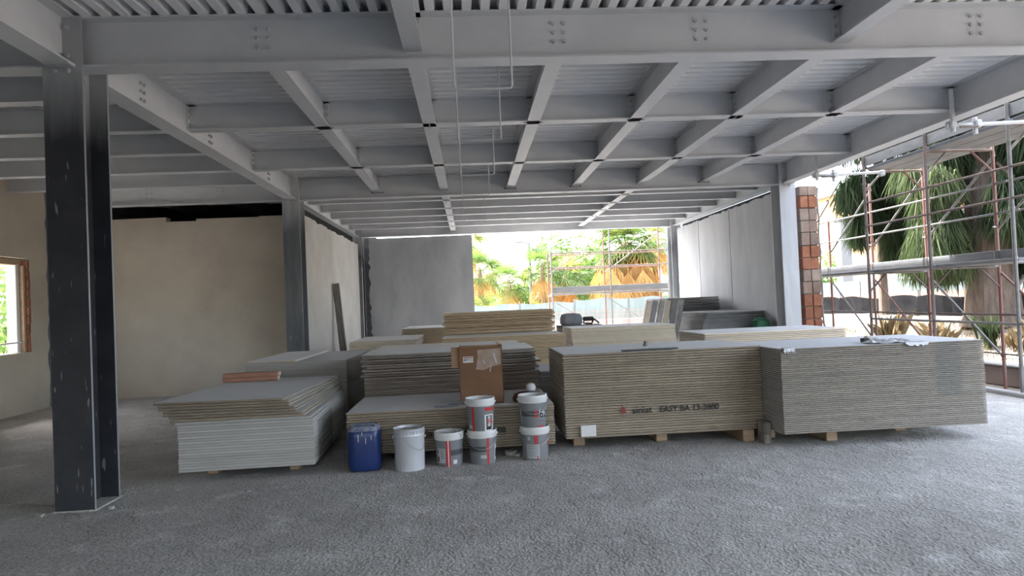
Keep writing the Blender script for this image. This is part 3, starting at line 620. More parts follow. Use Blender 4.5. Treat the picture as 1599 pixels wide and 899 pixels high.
# printed dark batch mark blocks on the front edges of the right stack
pm = mat('grey_batch_print', (.225, .22, .20), (.19, .185, .17), scale=3, rough=.85); pm3 = mat('dark_batch_print', (.20, .195, .185), (.16, .155, .15), scale=3, rough=.85)
me = MB().box(.52, .77, -.6012, -.5995, .004, .0125).mesh('printed_mark'); me.materials.append(pm)
for b in S2[16:43]: new_obj('printed_mark', me, b)
me = MB().box(.5945, .5962, -.80, .02, .004, .0185).mesh('printed_mark'); me.materials.append(pm3)
for b in S3[0:15]: new_obj('printed_mark', me, b)
# timber offcuts on the splayed stack
e = empty('timber_offcut', (-2.54, 8.30, z3 + .001), .03); tag(e, 'reddish sawn timber length with pale notched end on the splayed stack', 'timber')
MB().cbox(-.31, .30, -.045, .045, 0, .046, .004).build('lower_half', wood_red, e)
MB().cbox(-.31, .305, -.05, .045, .047, .098, .004).build('upper_half', wood_red, e)
MB().cbox(.300, .309, -.04, .04, .002, .044, .001).build('end_grain', wood_end, e)
MB().cbox(.305, .325, -.048, .043, .050, .096, .004).build('end_grain', wood_end, e)
# single loose half board on stack behind
o = new_obj('plasterboard', board_mesh(.62, 1.9, .022, B_crm)); o.location = (-2.49, 9.93, z4 + .001); o.rotation_euler = (0, 0, -.02); tag(o, 'narrow half plasterboard lying on the stack behind the splayed one', 'plasterboard')

# cardboard box ------------------------------------------------------
bz = z5 + .001
e = empty('cardboard_box', (.09, 7.22, bz), -.02); tag(e, 'tall brown cardboard box with taped front standing on the low board stack', 'box')
W_, D_, H_ = .215, .20, .565
MB().box(-W_, W_, -D_, -D_ + .006, 0, H_).build('front_panel', card_m, e)
MB().box(-W_, W_, D_ - .006, D_, 0, H_ - .01).build('back_panel', card_m, e)
MB().box(-W_, -W_ + .006, -D_, D_, 0, H_).build('side_panel', card_m, e)
MB().box(W_ - .006, W_, -D_, D_, 0, H_).build('side_panel', card_m, e)
MB().box(-W_, W_, -D_, D_, 0, .008).build('bottom_panel', card_m, e)
MB().add([(-W_ + .03, -D_ + .003, H_), (W_ - .05, -D_ + .003, H_), (W_ - .08, D_ - .12, H_ - .03), (-W_ + .05, D_ - .12, H_ - .02), (-W_ + .03, -D_ + .003, H_ + .005), (W_ - .05, -D_ + .003, H_ + .012), (W_ - .08, D_ - .12, H_ - .024), (-W_ + .05, D_ - .12, H_ - .014)], [(3, 2, 1, 0), (4, 5, 6, 7), (0, 1, 5, 4), (1, 2, 6, 5), (2, 3, 7, 6), (3, 0, 4, 7)]).build('top_flap', card_i, e)
MB().add([(W_ - .02, D_ - .3, H_), (W_ - .02, D_ - .1, H_), (W_ - .05, D_ - .1, H_ + .03), (W_ - .06, D_ - .3, H_ + .022), (W_ - .014, D_ - .3, H_), (W_ - .014, D_ - .1, H_), (W_ - .044, D_ - .1, H_ + .034), (W_ - .054, D_ - .3, H_ + .026)], [(0, 1, 2, 3), (7, 6, 5, 4), (0, 3, 7, 4), (1, 5, 6, 2), (3, 2, 6, 7), (0, 4, 5, 1)]).build('side_flap', card_i, e)
def strip(parent, nm, m_, pts, y):
    n = len(pts); MB().add([(x, y, z) for x, z in pts] + [(x, y + .0015, z) for x, z in pts], [tuple(range(n)), tuple(range(2 * n - 1, n - 1, -1))] + [(i, n + i, n + (i + 1) % n, (i + 1) % n) for i in range(n)]).build(nm, m_, parent)
MB().box(-W_ - .075, -W_ + .002, -D_ + .015, -D_ + .021, H_ - .205, H_ + .002).build('side_flap', card_i, e)
strip(e, 'packing_tape', tape_m, [(-.03, .53), (.20, .54), (.20, .38), (.10, .36), (.03, .33), (-.05, .34), (-.03, .45)], -D_ - .002)
strip(e, 'tape_crease', clear_pl, [(.125, .50), (.137, .49), (.160, .40), (.152, .385)], -D_ - .004)
strip(e, 'tape_crease', clear_pl, [(.10, .37), (.108, .39), (.09, .31), (.083, .315)], -D_ - .004)
strip(e, 'tape_crease', clear_pl, [(.02, .44), (.03, .42), (.05, .385), (.026, .41)], -D_ - .004)
strip(e, 'paper_label', paper_m, [(-.175, .47), (-.075, .47), (-.075, .41), (-.175, .41)], -D_ - .002)
tm = text_mesh('MATT12', .028); tm.materials.append(ink); 
o = new_obj('label_print', tm, e); o.matrix_local = Matrix.Translation((-.168, -D_ - .004, .428)) @ Matrix.Rotation(pi / 2, 4, 'X') @ Matrix.Diagonal((.85, 1, 1, 1))
strip(e, 'label_print', ink_red, [(-.17, .464), (-.08, .464), (-.08, .456), (-.17, .456)], -D_ - .0035)

# buckets ------------------------------------------------------------
def arc_patch(parent, nm, m_, r0, r1, z0, z1, a0, a1, h, eps=.0012, n=10):
    """a print patch on a tapered bucket wall: radius r0 at z=0, r1 at z=h, angles in degrees (0 = towards viewer)"""
    vs = []; fs = []
    for i in range(n + 1):
        a = radians(a0 + (a1 - a0) * i / n)
        for z in (z0, z1):
            r = r0 + (r1 - r0) * z / h + eps; vs.append((r * sin(a), -r * cos(a), z))
    for i in range(n): fs.append((2 * i, 2 * i + 2, 2 * i + 3, 2 * i + 1))
    return MB().add(vs, fs).build(nm, m_, parent)
def arc_text(parent, nm, m_, body, size, r0, r1, h, zc, a0, eps=.0025, sx=1):
    me = text_mesh(body, size)
    for v in me.vertices:
        z = zc + v.co.y; r = r0 + (r1 - r0) * z / h + eps; a = radians(a0) + v.co.x * sx / r
        v.co = (r * sin(a), -r * cos(a), z)
    me.materials.append(m_); return new_obj(nm, me, parent)
R0, R1, HB = .118, .132, .245
def bucket(loc, rz, label, content, handle):
    e = empty('plastic_bucket', loc, rz); tag(e, label, 'bucket', 'grey plastic buckets with white rims')
    MB().lathe([(0, .004), (R0 - .006, .004), (R0 - .002, 0), (R0, .008), (R1, HB), (R1 - .004, HB), (R0 - .004, .012), (0, .012)], 40).build('body', grey_pl, e, True)
    MB().lathe([(R1, HB - .008), (R1 + .005, HB), (R1 + .006, HB + .014), (R1 + .004, HB + .016), (R1 + .007, HB + .032), (R1 + .005, HB + .034), (R1 + .008, HB + .055), (R1 + .006, HB + .062), (R1 - .003, HB + .062), (R1 - .005, HB - .008), (R1, HB - .008)], 40).build('rim', white_pl, e, True)
    if content: MB().lathe([(R1 - .004, HB + content), (.07, HB + content - .006), (.03, HB + content + .004), (0, HB + content - .002)], 24).build('residue', mixm, e, True)
    pts = []
    for i in range(17):
        t = pi * i / 16; p = Vector((cos(t) * (R1 + .012), 0, HB + .022)); q = sin(t) * .135
        p.y = -q * cos(handle); p.z += q * sin(handle); 
        if p.y < 0:
            rr = math.hypot(p.x, p.y)
        pts.append(p)
    if handle < 0:   # hanging in front: follow the wall
        pts = []
        for i in range(17):
            a = radians(-88 + 176 * i / 16); z = HB + .02 - cos(a) * .125; r = R1 + .012; pts.append((r * sin(a), -r * cos(a), z))
    MB().path(pts, .0022, 5).build('handle', wire_m, e)
    for s in (-1, 1): MB().tube((s * (R1 + .004), 0, HB + .022), (s * (R1 + .016), 0, HB + .022), .011, 8).build('handle_lug', white_pl, e)
    return e
HT = HB + .062
b1 = bucket((-.245, 6.63, 0), .0, 'grey bucket with raised wire handle, standing alone beside the white pail', -.05, radians(50))
b1.rotation_euler = (0, 0, radians(-35))
def on(e, *a, rot=0, f=arc_patch, **k): return f(e, *a, **k)
k1 = dict(h=HB)
arc_patch(b1, 'print_band', grey_dk, R0, R1, .10, .15, 42, 110, **k1); arc_patch(b1, 'print_stripe', red_pl, R0, R1, .0, .235, 24, 31, **k1); arc_patch(b1, 'print_stripe', white_pl, R0, R1, .0, .235, 31, 35, **k1); arc_patch(b1, 'print_stripe', red_pl, R0, R1, .0, .235, 35, 41, **k1)
arc_patch(b1, 'paper_label', grey_lt, R0, R1, .03, .165, -22, 19, **k1); arc_patch(b1, 'white_mark', white_pl, R0, R1, .022, .058, 53, 71, **k1)
for k in range(5): arc_patch(b1, 'label_print', grey_dk, R0, R1, .148 - .018 * k, .153 - .018 * k, -2, 14, eps=.002, **k1)
arc_patch(b1, 'label_print', ink, R0, R1, .045, .09, -20, -12, eps=.002, **k1); arc_patch(b1, 'label_print', ink, R0, R1, .12, .15, -20, -14, eps=.002, **k1)
b2 = bucket((.065, 6.64, 0), 0, 'lower grey bucket of the stacked pair beside the lone grey bucket', 0, -1)
arc_patch(b2, 'print_band', grey_dk, R0, R1, .115, .165, -75, 15, **k1); arc_patch(b2, 'print_stripe', red_pl, R0, R1, .0, .24, 19, 28, **k1); arc_patch(b2, 'white_mark', grey_lt, R0, R1, .055, .085, -10, 16, **k1); arc_patch(b2, 'paper_label', white_pl, R0, R1, .03, .17, 62, 80, **k1); arc_patch(b2, 'print_figure', ink, R0, R1, .05, .13, 68, 78, eps=.002, **k1)
b2t = bucket((.058, 6.635, HT - .012), 0, 'upper grey bucket of the stacked pair in front of the cardboard box', -.15, 3.3)
arc_patch(b2t, 'print_stripe', red_pl, R0, R1, .005, .235, -38, -28, **k1); arc_patch(b2t, 'print_stripe', red_pl, R0, R1, .195, .225, 18, 65, **k1); arc_patch(b2t, 'paper_label', white_pl, R0, R1, .01, .16, 16, 62, **k1); arc_patch(b2t, 'print_figure', ink, R0, R1, .02, .15, 24, 54, eps=.002, **k1); arc_patch(b2t, 'print_figure', grey_lt, R0, R1, .05, .145, 30, 46, eps=.0028, **k1)
arc_text(b2t, 'printed_lettering', red_pl, 'F4', .06, R0, R1, HB, .075, 30, eps=.0045); arc_patch(b2t, 'white_mark', grey_lt, R0, R1, .035, .065, -60, -40, **k1)
b3 = bucket((.565, 6.68, 0), 0, 'lower grey bucket of the stacked pair nearest the lettered stack', 0, -1)
arc_patch(b3, 'paper_label', grey_lt, R0, R1, .02, .15, -45, 14, **k1)
for k in range(6): arc_patch(b3, 'label_print', grey_pl, R0, R1, .132 - .018 * k, .138 - .018 * k, -40, 8, eps=.002, **k1)
arc_patch(b3, 'print_stripe', red_pl, R0, R1, .155, .235, -8, -2, **k1); arc_patch(b3, 'print_stripe', red_pl, R0, R1, .155, .235, 1, 8, **k1); arc_patch(b3, 'print_stripe', red_pl, R0, R1, .0, .04, 3, 8, **k1); arc_patch(b3, 'white_mark', grey_lt, R0, R1, .19, .225, -38, -24, **k1); arc_patch(b3, 'print_stripe', red_pl, R0, R1, .13, .17, 60, 80, **k1)
b3t = bucket((.555, 6.675, HT - .012), 0, 'upper grey bucket printed E62, stacked nearest the lettered board stack', -.04, -1)
arc_patch(b3t, 'print_band', grey_dk, R0, R1, .115, .165, -60, 80, **k1); arc_text(b3t, 'printed_lettering', red_pl, 'E', .088, R0, R1, HB, .108, 0, eps=.003); arc_text(b3t, 'printed_lettering', ink, '62', .10, R0, R1, HB, .104, 22, eps=.0035)
arc_patch(b3t, 'white_mark', grey_lt, R0, R1, .112, .172, 22, 66, eps=.002, **k1); arc_patch(b3t, 'print_stripe', red_pl, R0, R1, .012, .026, 15, 48, **k1); arc_patch(b3t, 'paper_label', grey_lt, R0, R1, .04, .18, -72, -62, **k1); arc_patch(b3t, 'label_print', grey_dk, R0, R1, .068, .072, 12, 48, **k1)
# white metal pail
e = empty('metal_pail', (-.605, 6.53, 0), 0); tag(e, 'tall pale grey metal pail with dented rim and wire handle', 'pail')
RP, HP = .137, .375
MB().lathe([(0, .006), (RP - .008, .006), (RP - .004, 0), (RP - .002, .01), (RP + .003, HP - .07), (RP + .006, HP - .064), (RP + .004, HP - .058), (RP + .004, HP - .01), (RP + .008, HP), (RP + .002, HP + .003), (RP - .002, HP - .005), (RP - .006, .02), (0, .02)], 40).build('body', pail_m, e, True)
MB().lathe([(RP - .004, HP - .02), (.05, HP - .022), (0, HP - .02)], 32).build('residue', mixm, e, True)
for k in range(30):
    a = 2 * pi * k / 30; o = MB().cbox(-.004, .004, -.002, .002, -.012, .012, .001).build('crimp_tab', grey_lt, e); o.location = ((RP + .007) * sin(a), -(RP + .007) * cos(a), HP - .03); o.rotation_euler = (0, 0, a)
arc_patch(e, 'side_seam', grey_lt, RP + .002, RP + .002, .01, HP - .07, -33, -31, h=1)
for s in (-1, 1): MB().tube((s * (RP + .004), -.02, HP - .08), (s * (RP + .014), -.022, HP - .08), .012, 8).build('handle_lug', pail_m, e)
MB().path([((RP + .012) * sin(radians(a)), -(RP + .012) * cos(radians(a)), HP - .09 - .10 * max(0, sin(radians((a + 5) * 1.7))) * 1.0) for a in range(-8, 89, 6)], .0025, 5).build('handle', wire_m, e)
# blue canister
e = empty('plastic_canister', (-1.02, 6.62, 0), .05); tag(e, 'dark blue plastic canister dusted with cement on top', 'canister')
MB().lathe([(0, .003), (.12, .003), (.138, .012), (.148, .04), (.152, .07), (.152, .31), (.148, .355), (.136, .385), (.118, .403), (.112, .404), (.10, .396), (.06, .392), (0, .392)], 40, sq=4).build('body', blue_pl, e, True)
MB().lathe([(.1485, .350), (.1375, .3865), (.119, .4045), (.111, .4055), (.099, .3975), (0, .394)], 40, sq=4).build('dust_cap', dust_m, e, True)
MB().path([(.06, -.11, .402), (.07, -.115, .425), (.10, -.115, .428), (.115, -.11, .41)], .008, 6).build('grip', dust_m, e, True)
for x, z0, z1_ in ((-.045, .27, .34), (.02, .25, .31), (.07, .285, .33), (-.01, .33, .36)):
    strip(e, 'cement_drip', grey_lt, [(x, z0), (x + .006, z0 + .01), (x + .007, z1_), (x - .002, z1_)], -.1545)
# things on the low stack
e = empty('tool_bag', (.53, 7.05, z5 + .001), .1); tag(e, 'dark red bag behind the upper printed bucket', 'bag')
MB().lathe([(0, 0), (.13, 0), (.14, .03), (.12, .07), (.07, .09), (0, .092)], 20, sq=3).build('bag_body', mat('dark_red_canvas', (.13, .035, .03), (.09, .03, .028), scale=6, rough=.9), e, True)
o = MB().lathe([(0, 0), (.04, .002), (.052, .02), (.05, .05), (.035, .075), (0, .085)], 14).build('plastic_bag', clear_pl, None, True); o.location = (.575, 7.04, z5 + .097); tag(o, 'crumpled white plastic bag lying on the dark red bag', 'plastic bag')
for k, (x, y, a) in enumerate(((-.27, 6.93, .1), (-.13, 6.95, -.15), (-.20, 6.98, .35))):
    o = MB().cbox(-.12, .12, -.012, .012, 0, .012, .003).build('metal_profile', toe_m); o.location = (x, y, z5 + .001 + k * .0125); o.rotation_euler = (0, 0, a); tag(o, ('lower', 'middle', 'upper')[k] + ' short metal profile offcut lying on the low stack by the box', 'profile', 'metal offcuts on the low stack')
# debris on the floor
rr = random.Random(21)
for x, y, s, t in ((.33, 6.86, .06, 'crumpled pale scrap under the low stack between bucket pairs'), (.40, 6.80, .035, 'small broken scrap beside the stacked printed buckets'), (-1.9, 6.02, .02, 'tiny tan stone on the floor before the splayed stack'), (5.6, 7.9, .04, 'small pale rubble piece near the kerb'), (-3.32, 5.6, .035, 'pale mortar crumb at the foot of the dark column'), (-2.86, 5.72, .03, 'mortar crumb beside the dark column flange'), (-1.25, 8.02, .03, 'tiny scrap in the gap beside the splayed stack'), (-2.55, 6.2, .015, 'pea-sized stone on the floor by the splayed stack corner')):
    mb = MB(); vs = [(rr.uniform(.6, 1.2) * s * cos(a), rr.uniform(.6, 1.2) * s * sin(a) * .7, zz * s * rr.uniform(.4, .8)) for zz in (0, 1) for a in [2 * pi * i / 6 for i in range(6)]]
    vs = [(x_, y_, 0 if i < 6 else z_) for i, (x_, y_, z_) in enumerate(vs)]
    mb.add(vs, [tuple(range(5, -1, -1)), tuple(range(6, 12))] + [(i, (i + 1) % 6, 6 + (i + 1) % 6, 6 + i) for i in range(6)])
    o = mb.build('rubble_piece', mixm); o.location = (x, y, 0); tag(o, t, 'rubble', 'small debris on the floor')
# leaning strips, canvas sack etc. at the back
for k in range(6):
    h_ = 1.42; o = MB().cbox(-.055, .055, -.012 - .03, .012 + .03, 0, h_, .01).build('board_offcut', (B_crm, B_far, mixm)[k % 3]); o.location = (3.56 + k * .145, 15.0 + .05 * (k % 2), .0); o.rotation_euler = (0, radians(12.5), 0)
    tag(o, f'narrow board offcut leaning before the grey stacks, {ordw(k + 1)} from the opening side', 'offcut', 'leaning board offcuts')
o = MB().lathe([(0, 0), (.20, 0), (.24, .05), (.235, .16), (.20, .235), (.10, .26), (0, .262)], 24, sq=3).build('canvas_sack', tarp_m, None, True); o.location = (2.18, 15.2, .93); tag(o, 'grey-blue canvas sack on a crate behind the bright cream stack', 'sack')
e = empty('wooden_crate', (2.3, 15.2, 0)); tag(e, 'dark wooden crate carrying the sack and the power tool', 'crate')
for k in range(6): MB().cbox(-.42, .50, -.25, -.23, .03 + k * .15, .16 + k * .15, .004).build('slat', wood_grey, e)
for x in (-.42, .44): MB().cbox(x, x + .06, -.23, .23, 0, .93, .004).build('side_board', wood_grey, e)
MB().cbox(-.42, .50, -.23, .23, .90, .929, .004).build('lid', wood_grey, e)
e = empty('power_tool', (2.56, 15.15, .93)); tag(e, 'black hand power tool lying beside the canvas sack', 'tool')
MB().cbox(-.13, .10, -.05, .05, .08, .17, .02).build('housing', black_m, e); MB().path([(-.10, 0, .10), (-.12, 0, .04), (-.05, 0, .024), (.06, 0, .02), (.10, 0, .1)], .02, 8).build('handle', black_m, e, True); MB().path([(.10, 0, .12), (.16, 0, .08), (.22, 0, .022)], .018, 8).build('cable', black_m, e, True)
o = MB().lathe([(0, 0), (.16, 0), (.18, .08), (.15, .30), (.08, .36), (0, .37)], 16, sq=3).build('green_sheet_bundle', green_pl, None, True); o.location = (5.70, 13.55, .62); tag(o, 'green plastic bundle at the foot of the concrete panels', 'bundle')
o = MB().cbox(-.2, .2, -.2, .2, 0, .62, .01).build('concrete_block', slab_m); o.location = (5.70, 13.55, 0); tag(o, 'grey block carrying the green bundle', 'block')
o = MB().cbox(-.075, .075, -.03, .03, 0, 2.07, .012).build('weathered_plank', wood_grey); o.location = (-2.80, 15.9, 0); o.rotation_euler = (0, radians(-4.5), 0); tag(o, 'dark weathered plank leaning on the pale wall', 'plank')
# hanger rods under the ceiling
for k, y in enumerate((5.13, 6.92, 8.8, 10.95, 14.1)):
    zz = (3.05, 3.09, 3.09, 3.16, 3.135)[k]; x0, x1 = -.048, .376; zt = ZT + .06; r_ = .03
    pts = [(x0, y, zt), (x0, y, zz + r_)] + [(x0 + r_ - r_ * cos(a), y, zz + r_ - r_ * sin(a)) for a in (.4, .8, 1.2)] + [(x0 + r_, y, zz), (x1 - r_, y, zz)] + [(x1 - r_ + r_ * sin(a), y, zz + r_ - r_ * cos(a)) for a in (.4, .8, 1.2)] + [(x1, y, zz + r_), (x1, y, zt)]
    o = MB().path(pts, .0078, 8).build('hanger_rod', pvc_m, None, True); tag(o, f'white U-shaped hanger rod under the ceiling, {ordw(k + 1)} from the viewer', 'hanger', 'U-shaped ceiling hangers')
# ================================================================== scaffolds
def tube_part(parent, nm, p0, p1, r, m_): return MB().tube(p0, p1, r, 8).build(nm, m_, parent)
def coupler(parent, p, m_, r=.036, h=.05): MB().tube((p[0], p[1], p[2] - h / 2), (p[0], p[1], p[2] + h / 2), r, 8).build('coupler', m_, parent)
SC = empty('scaffold'); tag(SC, 'tubular steel scaffold with toe boards along the open side of the hall', 'scaffold')
XI, XO = 7.0, 8.07
Yp = [6.96, 8.62, 10.27, 11.94, 13.6, 15.26, 16.92]; r_t = .0245
for j, y in enumerate(Yp):
    if j < 4:
        tube_part(SC, 'standard', (XI, y, GZ if False else .055), (XI, y, 3.78 if j else 5.2), r_t, scaf_b if j in (2, 3) else scaf_g)
        for z in (.98, 1.78, 2.42, 3.30): coupler(SC, (XI, y, z), scaf_g, .031, .04)
    if j >= 1:
        tube_part(SC, 'standard', (XO, y, GZ + .02), (XO, y, 3.55 if j < 5 else 3.0), r_t, scaf_r)
        MB().tube((XO, y, GZ), (XO, y, GZ + .02), .07, 8).build('base_plate', scaf_g, SC)
        for z in (.35, .98, 2.42, 3.45): coupler(SC, (XO, y, z), scaf_r, .031, .04)
        MB().tube((XO, y, 2.32), (XO - .08, y - .03, 2.32), .012, 6).build('wedge_pin', scaf_w, SC)
    if 0 < j < 4:
        tube_part(SC, 'transom', (XI, y, 1.72), (XO, y, 1.72), .02, scaf_g); tube_part(SC, 'transom', (XI, y, 3.50), (XO, y, 3.50), .022, scaf_b)
        tube_part(SC, 'knee_brace', (XI, y, 1.40), (XI + .32, y, 1.72), .016, scaf_b); tube_part(SC, 'knee_brace', (XO, y, 1.40), (XO - .32, y, 1.72), .016, scaf_b)
        tube_part(SC, 'knee_brace', (XI, y, 3.16), (XI + .34, y, 3.5), .018, scaf_g); tube_part(SC, 'knee_brace', (XO, y, 3.16), (XO - .36, y, 3.5), .018, scaf_r)
for j in range(len(Yp) - 1):
    y0, y1 = Yp[j], Yp[j + 1]
    if j < 3:
        for z, m_ in ((2.955, scaf_b), (2.55, scaf_b), (.93, scaf_g)): tube_part(SC, 'guard_rail', (XI, y0, z), (XI, y1, z), .0175, m_)
        for k in range(3): MB().cbox(XI + .05 + k * .325, XI + .36 + k * .325, y0 + .02, y1 - .02, 3.53, 3.58, .006).build('deck_plank', toe_m, SC)
        MB().cbox(XO - .05, XO - .03, y0 + .01, y1 - .01, 3.6, 3.75, .004).build('toe_board', toe_m, SC)
        MB().cbox(XI + .02, XI + .04, y0 + .01, y1 - .01, 3.6, 3.76, .004).build('toe_board', toe_m, SC); MB().cbox(XI + .02, XI + .04, y0 + .01, y1 - .01, 3.78, 3.95, .004).build('toe_board', toe_m, SC)
    if j >= 1:
        for z in (2.975, 2.52): tube_part(SC, 'guard_rail', (XO, y0, z), (XO, y1, z), .0175, scaf_g)
        tube_part(SC, 'ledger', (XO, y0, .98), (XO, y1, .98), .016, scaf_b); tube_part(SC, 'ledger', (XO, y0, .38), (XO, y1, .38), .012, scaf_g)
        tube_part(SC, 'diagonal_brace', (XO + .03, y0, 3.42), (XO + .03, y1, 2.32) if False else (XO + .03, y1, 2.30), .018, scaf_g)
        tube_part(SC, 'diagonal_brace', (XO + .03, y0, .30), (XO + .03, y1, 1.62), .018, scaf_r if j % 2 else scaf_g)
        MB().cbox(XO - .06, XO - .035, y0 + .02, y1 - .015, 1.785, 1.955, .005).build('toe_board', toe_m, SC)
        MB().cbox(XO - .066, XO - .034, y1 - .10, y1 - .03, 1.78, 1.96, .004).build('toe_board_clip', scaf_g, SC)
        for k in range(3): MB().cbox(XI + .06 + k * .32, XI + .37 + k * .32, y0 + .02, y1 - .02, 1.735, 1.782, .005).build('deck_plank', toe_m, SC)
# scaffold ties clamped to the white side girder
for k, (y, t) in enumerate(((8.04, 'nearer'), (11.35, 'farther'))):
    e = empty('scaffold_tie'); tag(e, f'white oversprayed tube tie clamping the scaffold to the side girder, {t} one', 'scaffold tie', 'scaffold ties')
    MB().tube((5.845, y, 3.29), (5.845, y, 3.80), .026, 8).build('upright_tube', scaf_w, e); MB().tube((6.16, y + .05, 3.27), (6.16, y + .05, 3.47), .026, 8).build('upright_tube', scaf_w, e)
    MB().tube((5.78, y + .03, 3.37), (7.02, y + .03, 3.40), .024, 8).build('cross_tube', scaf_w, e)
    for x in (5.845, 6.16, 6.98): MB().cbox(x - .04, x + .04, y - .03, y + .09, 3.335, 3.43, .015).build('clamp', scaf_w, e)
    MB().tube((5.9, y - .04, 3.34), (6.13, y - .04, 3.34), .014, 6).build('clamp_bolt', scaf_b, e)
# far scaffold
SF = empty('scaffold'); tag(SF, 'tubular scaffold with pale toe boards standing outside the far opening', 'scaffold')
for yy, red in ((21.6, 0), (22.6, 1)):
    for k, x in enumerate((2.56, 4.39, 6.21)):
        tube_part(SF, 'standard', (x, yy, -.02), (x, yy, (3.0, 4.2, 4.2)[k]), .0245, scaf_r if red else scaf_g)
        for z in (1.62, 2.47, 2.92): coupler(SF, (x, yy, z), scaf_g)
    for a, b in ((2.56, 4.39), (4.39, 6.21)):
        for z in ((2.48, 2.93) if a > 3 or True else (2.48,)): tube_part(SF, 'guard_rail', (a, yy, z), (b, yy, z), .0175, scaf_r if red else scaf_b)
        if red:
            tube_part(SF, 'diagonal_brace', (a, yy + .03, 2.3), (b, yy + .03, 3.55), .017, scaf_b); tube_part(SF, 'diagonal_brace', (a, yy + .03, 1.55), (b, yy + .03, .35), .017, scaf_g)
for a, b in ((2.56, 4.39), (4.39, 6.21)):
    MB().cbox(a + .02, b - .02, 21.64, 21.665, 1.70, 1.885, .005).build('toe_board', toe_m, SF)
    for k in range(3): MB().cbox(a + .02, b - .02, 21.66 + k * .31, 21.96 + k * .31, 1.64, 1.685, .005).build('deck_plank', toe_m, SF)
for x in (2.56, 4.39, 6.21): tube_part(SF, 'transom', (x, 21.6, 1.62), (x, 22.6, 1.62), .02, scaf_g)
# fence with net beyond
FN = empty('site_fence'); tag(FN, 'low site fence with pale green netting beyond the far opening', 'fence')
for k in range(6):
    x0 = -2.2 + k * 2.0; vs = []; fs = []; n = 10
    for i in range(n + 1):
        x = x0 + 2.0 * i / n; vs += [(x, 25.5 + .03 * sin(i), .72), (x, 25.5 + .04 * sin(i * 1.3), 1.40 + .03 * sin(i * .9 + k) + (.07 if k > 2 else 0))]
    for i in range(n): fs.append((2 * i, 2 * i + 2, 2 * i + 3, 2 * i + 1))
    MB().add(vs, fs).build('net_panel', netg, FN); MB().tube((x0, 25.52, -.02), (x0, 25.52, 1.5), .02, 6).build('fence_post', scaf_g, FN)
    for j in range(5): MB().tube((x0, 25.45, .50 + j * .13), (x0 + 2, 25.45, .50 + j * .13), .006, 4).build('mesh_wire', orange_net, FN)
    for j in range(13): MB().tube((x0 + j * .16, 25.45, .45), (x0 + j * .16, 25.45, 1.1), .005, 4).build('mesh_wire', orange_net, FN)
MB().cbox(-2.3, 9.9, 25.6, 25.8, -.02, .72, .02).build('plinth', slab_m, FN)
# street lamp
e = empty('street_lamp', (2.65, 30, -.02)); tag(e, 'slim white street lamp between the palms', 'street lamp')
MB().tube((0, 0, 0), (-.02, 0, 4.0), .10, 10, .05).build('pole', white_w, e); MB().tube((-.02, 0, 3.98), (-.32, 0, 4.05), .03, 6).build('arm', white_w, e); MB().cbox(-.62, -.30, -.09, .09, 4.02, 4.09, .02).build('lamp_head', white_w, e)

# ================================================================== planting
def frond_mesh(n, spread, L, droop, pet, m_, seed, wdt=.045):
    r = random.Random(seed); mb = MB()
    mb.add([(0, -.012, 0), (0, .012, 0), (pet, .009, 0), (pet, -.009, 0), (0, 0, -.015), (pet, 0, -.012)], [(0, 3, 2, 1), (0, 4, 5, 3), (1, 2, 5, 4)])
    for i in range(n):
        a = radians(-spread + 2 * spread * i / (n - 1)) + r.uniform(-.03, .03); l = L * (.75 + .25 * cos(a * .8)) * r.uniform(.88, 1.05)
        d = Vector((cos(a), sin(a), 0)); s = Vector((-sin(a), cos(a), 0)); w_ = wdt * r.uniform(.8, 1.2); p = Vector((pet, 0, 0)); v = []
        for t, ww in ((0, .35), (.45, 1), (.8, .6), (1, .03)):
            c = p + d * l * t + Vector((0, 0, -droop * l * t * t * (1 + .4 * r.random()))); fold = Vector((0, 0, .25 * w_ * ww))
            v += [c - s * w_ * ww * .5 + fold, c, c + s * w_ * ww * .5 + fold]
        mb.add(v, [q for k in range(3) for q in ((3 * k, 3 * k + 1, 3 * k + 4, 3 * k + 3), (3 * k + 1, 3 * k + 2, 3 * k + 5, 3 * k + 4))])
    me = mb.mesh('frond'); me.materials.append(m_); return me
FG = [frond_mesh(20, 110, .75, .25, .55, leaf_g, s, .04) for s in (1, 2, 3)]; FY = [frond_mesh(20, 100, .75, .45, .5, leaf_y, s, .04) for s in (4, 5)]
FD = [frond_mesh(11, 34, 1.0, .12, .3, leaf_d, s, .036) for s in (6, 7, 8)]
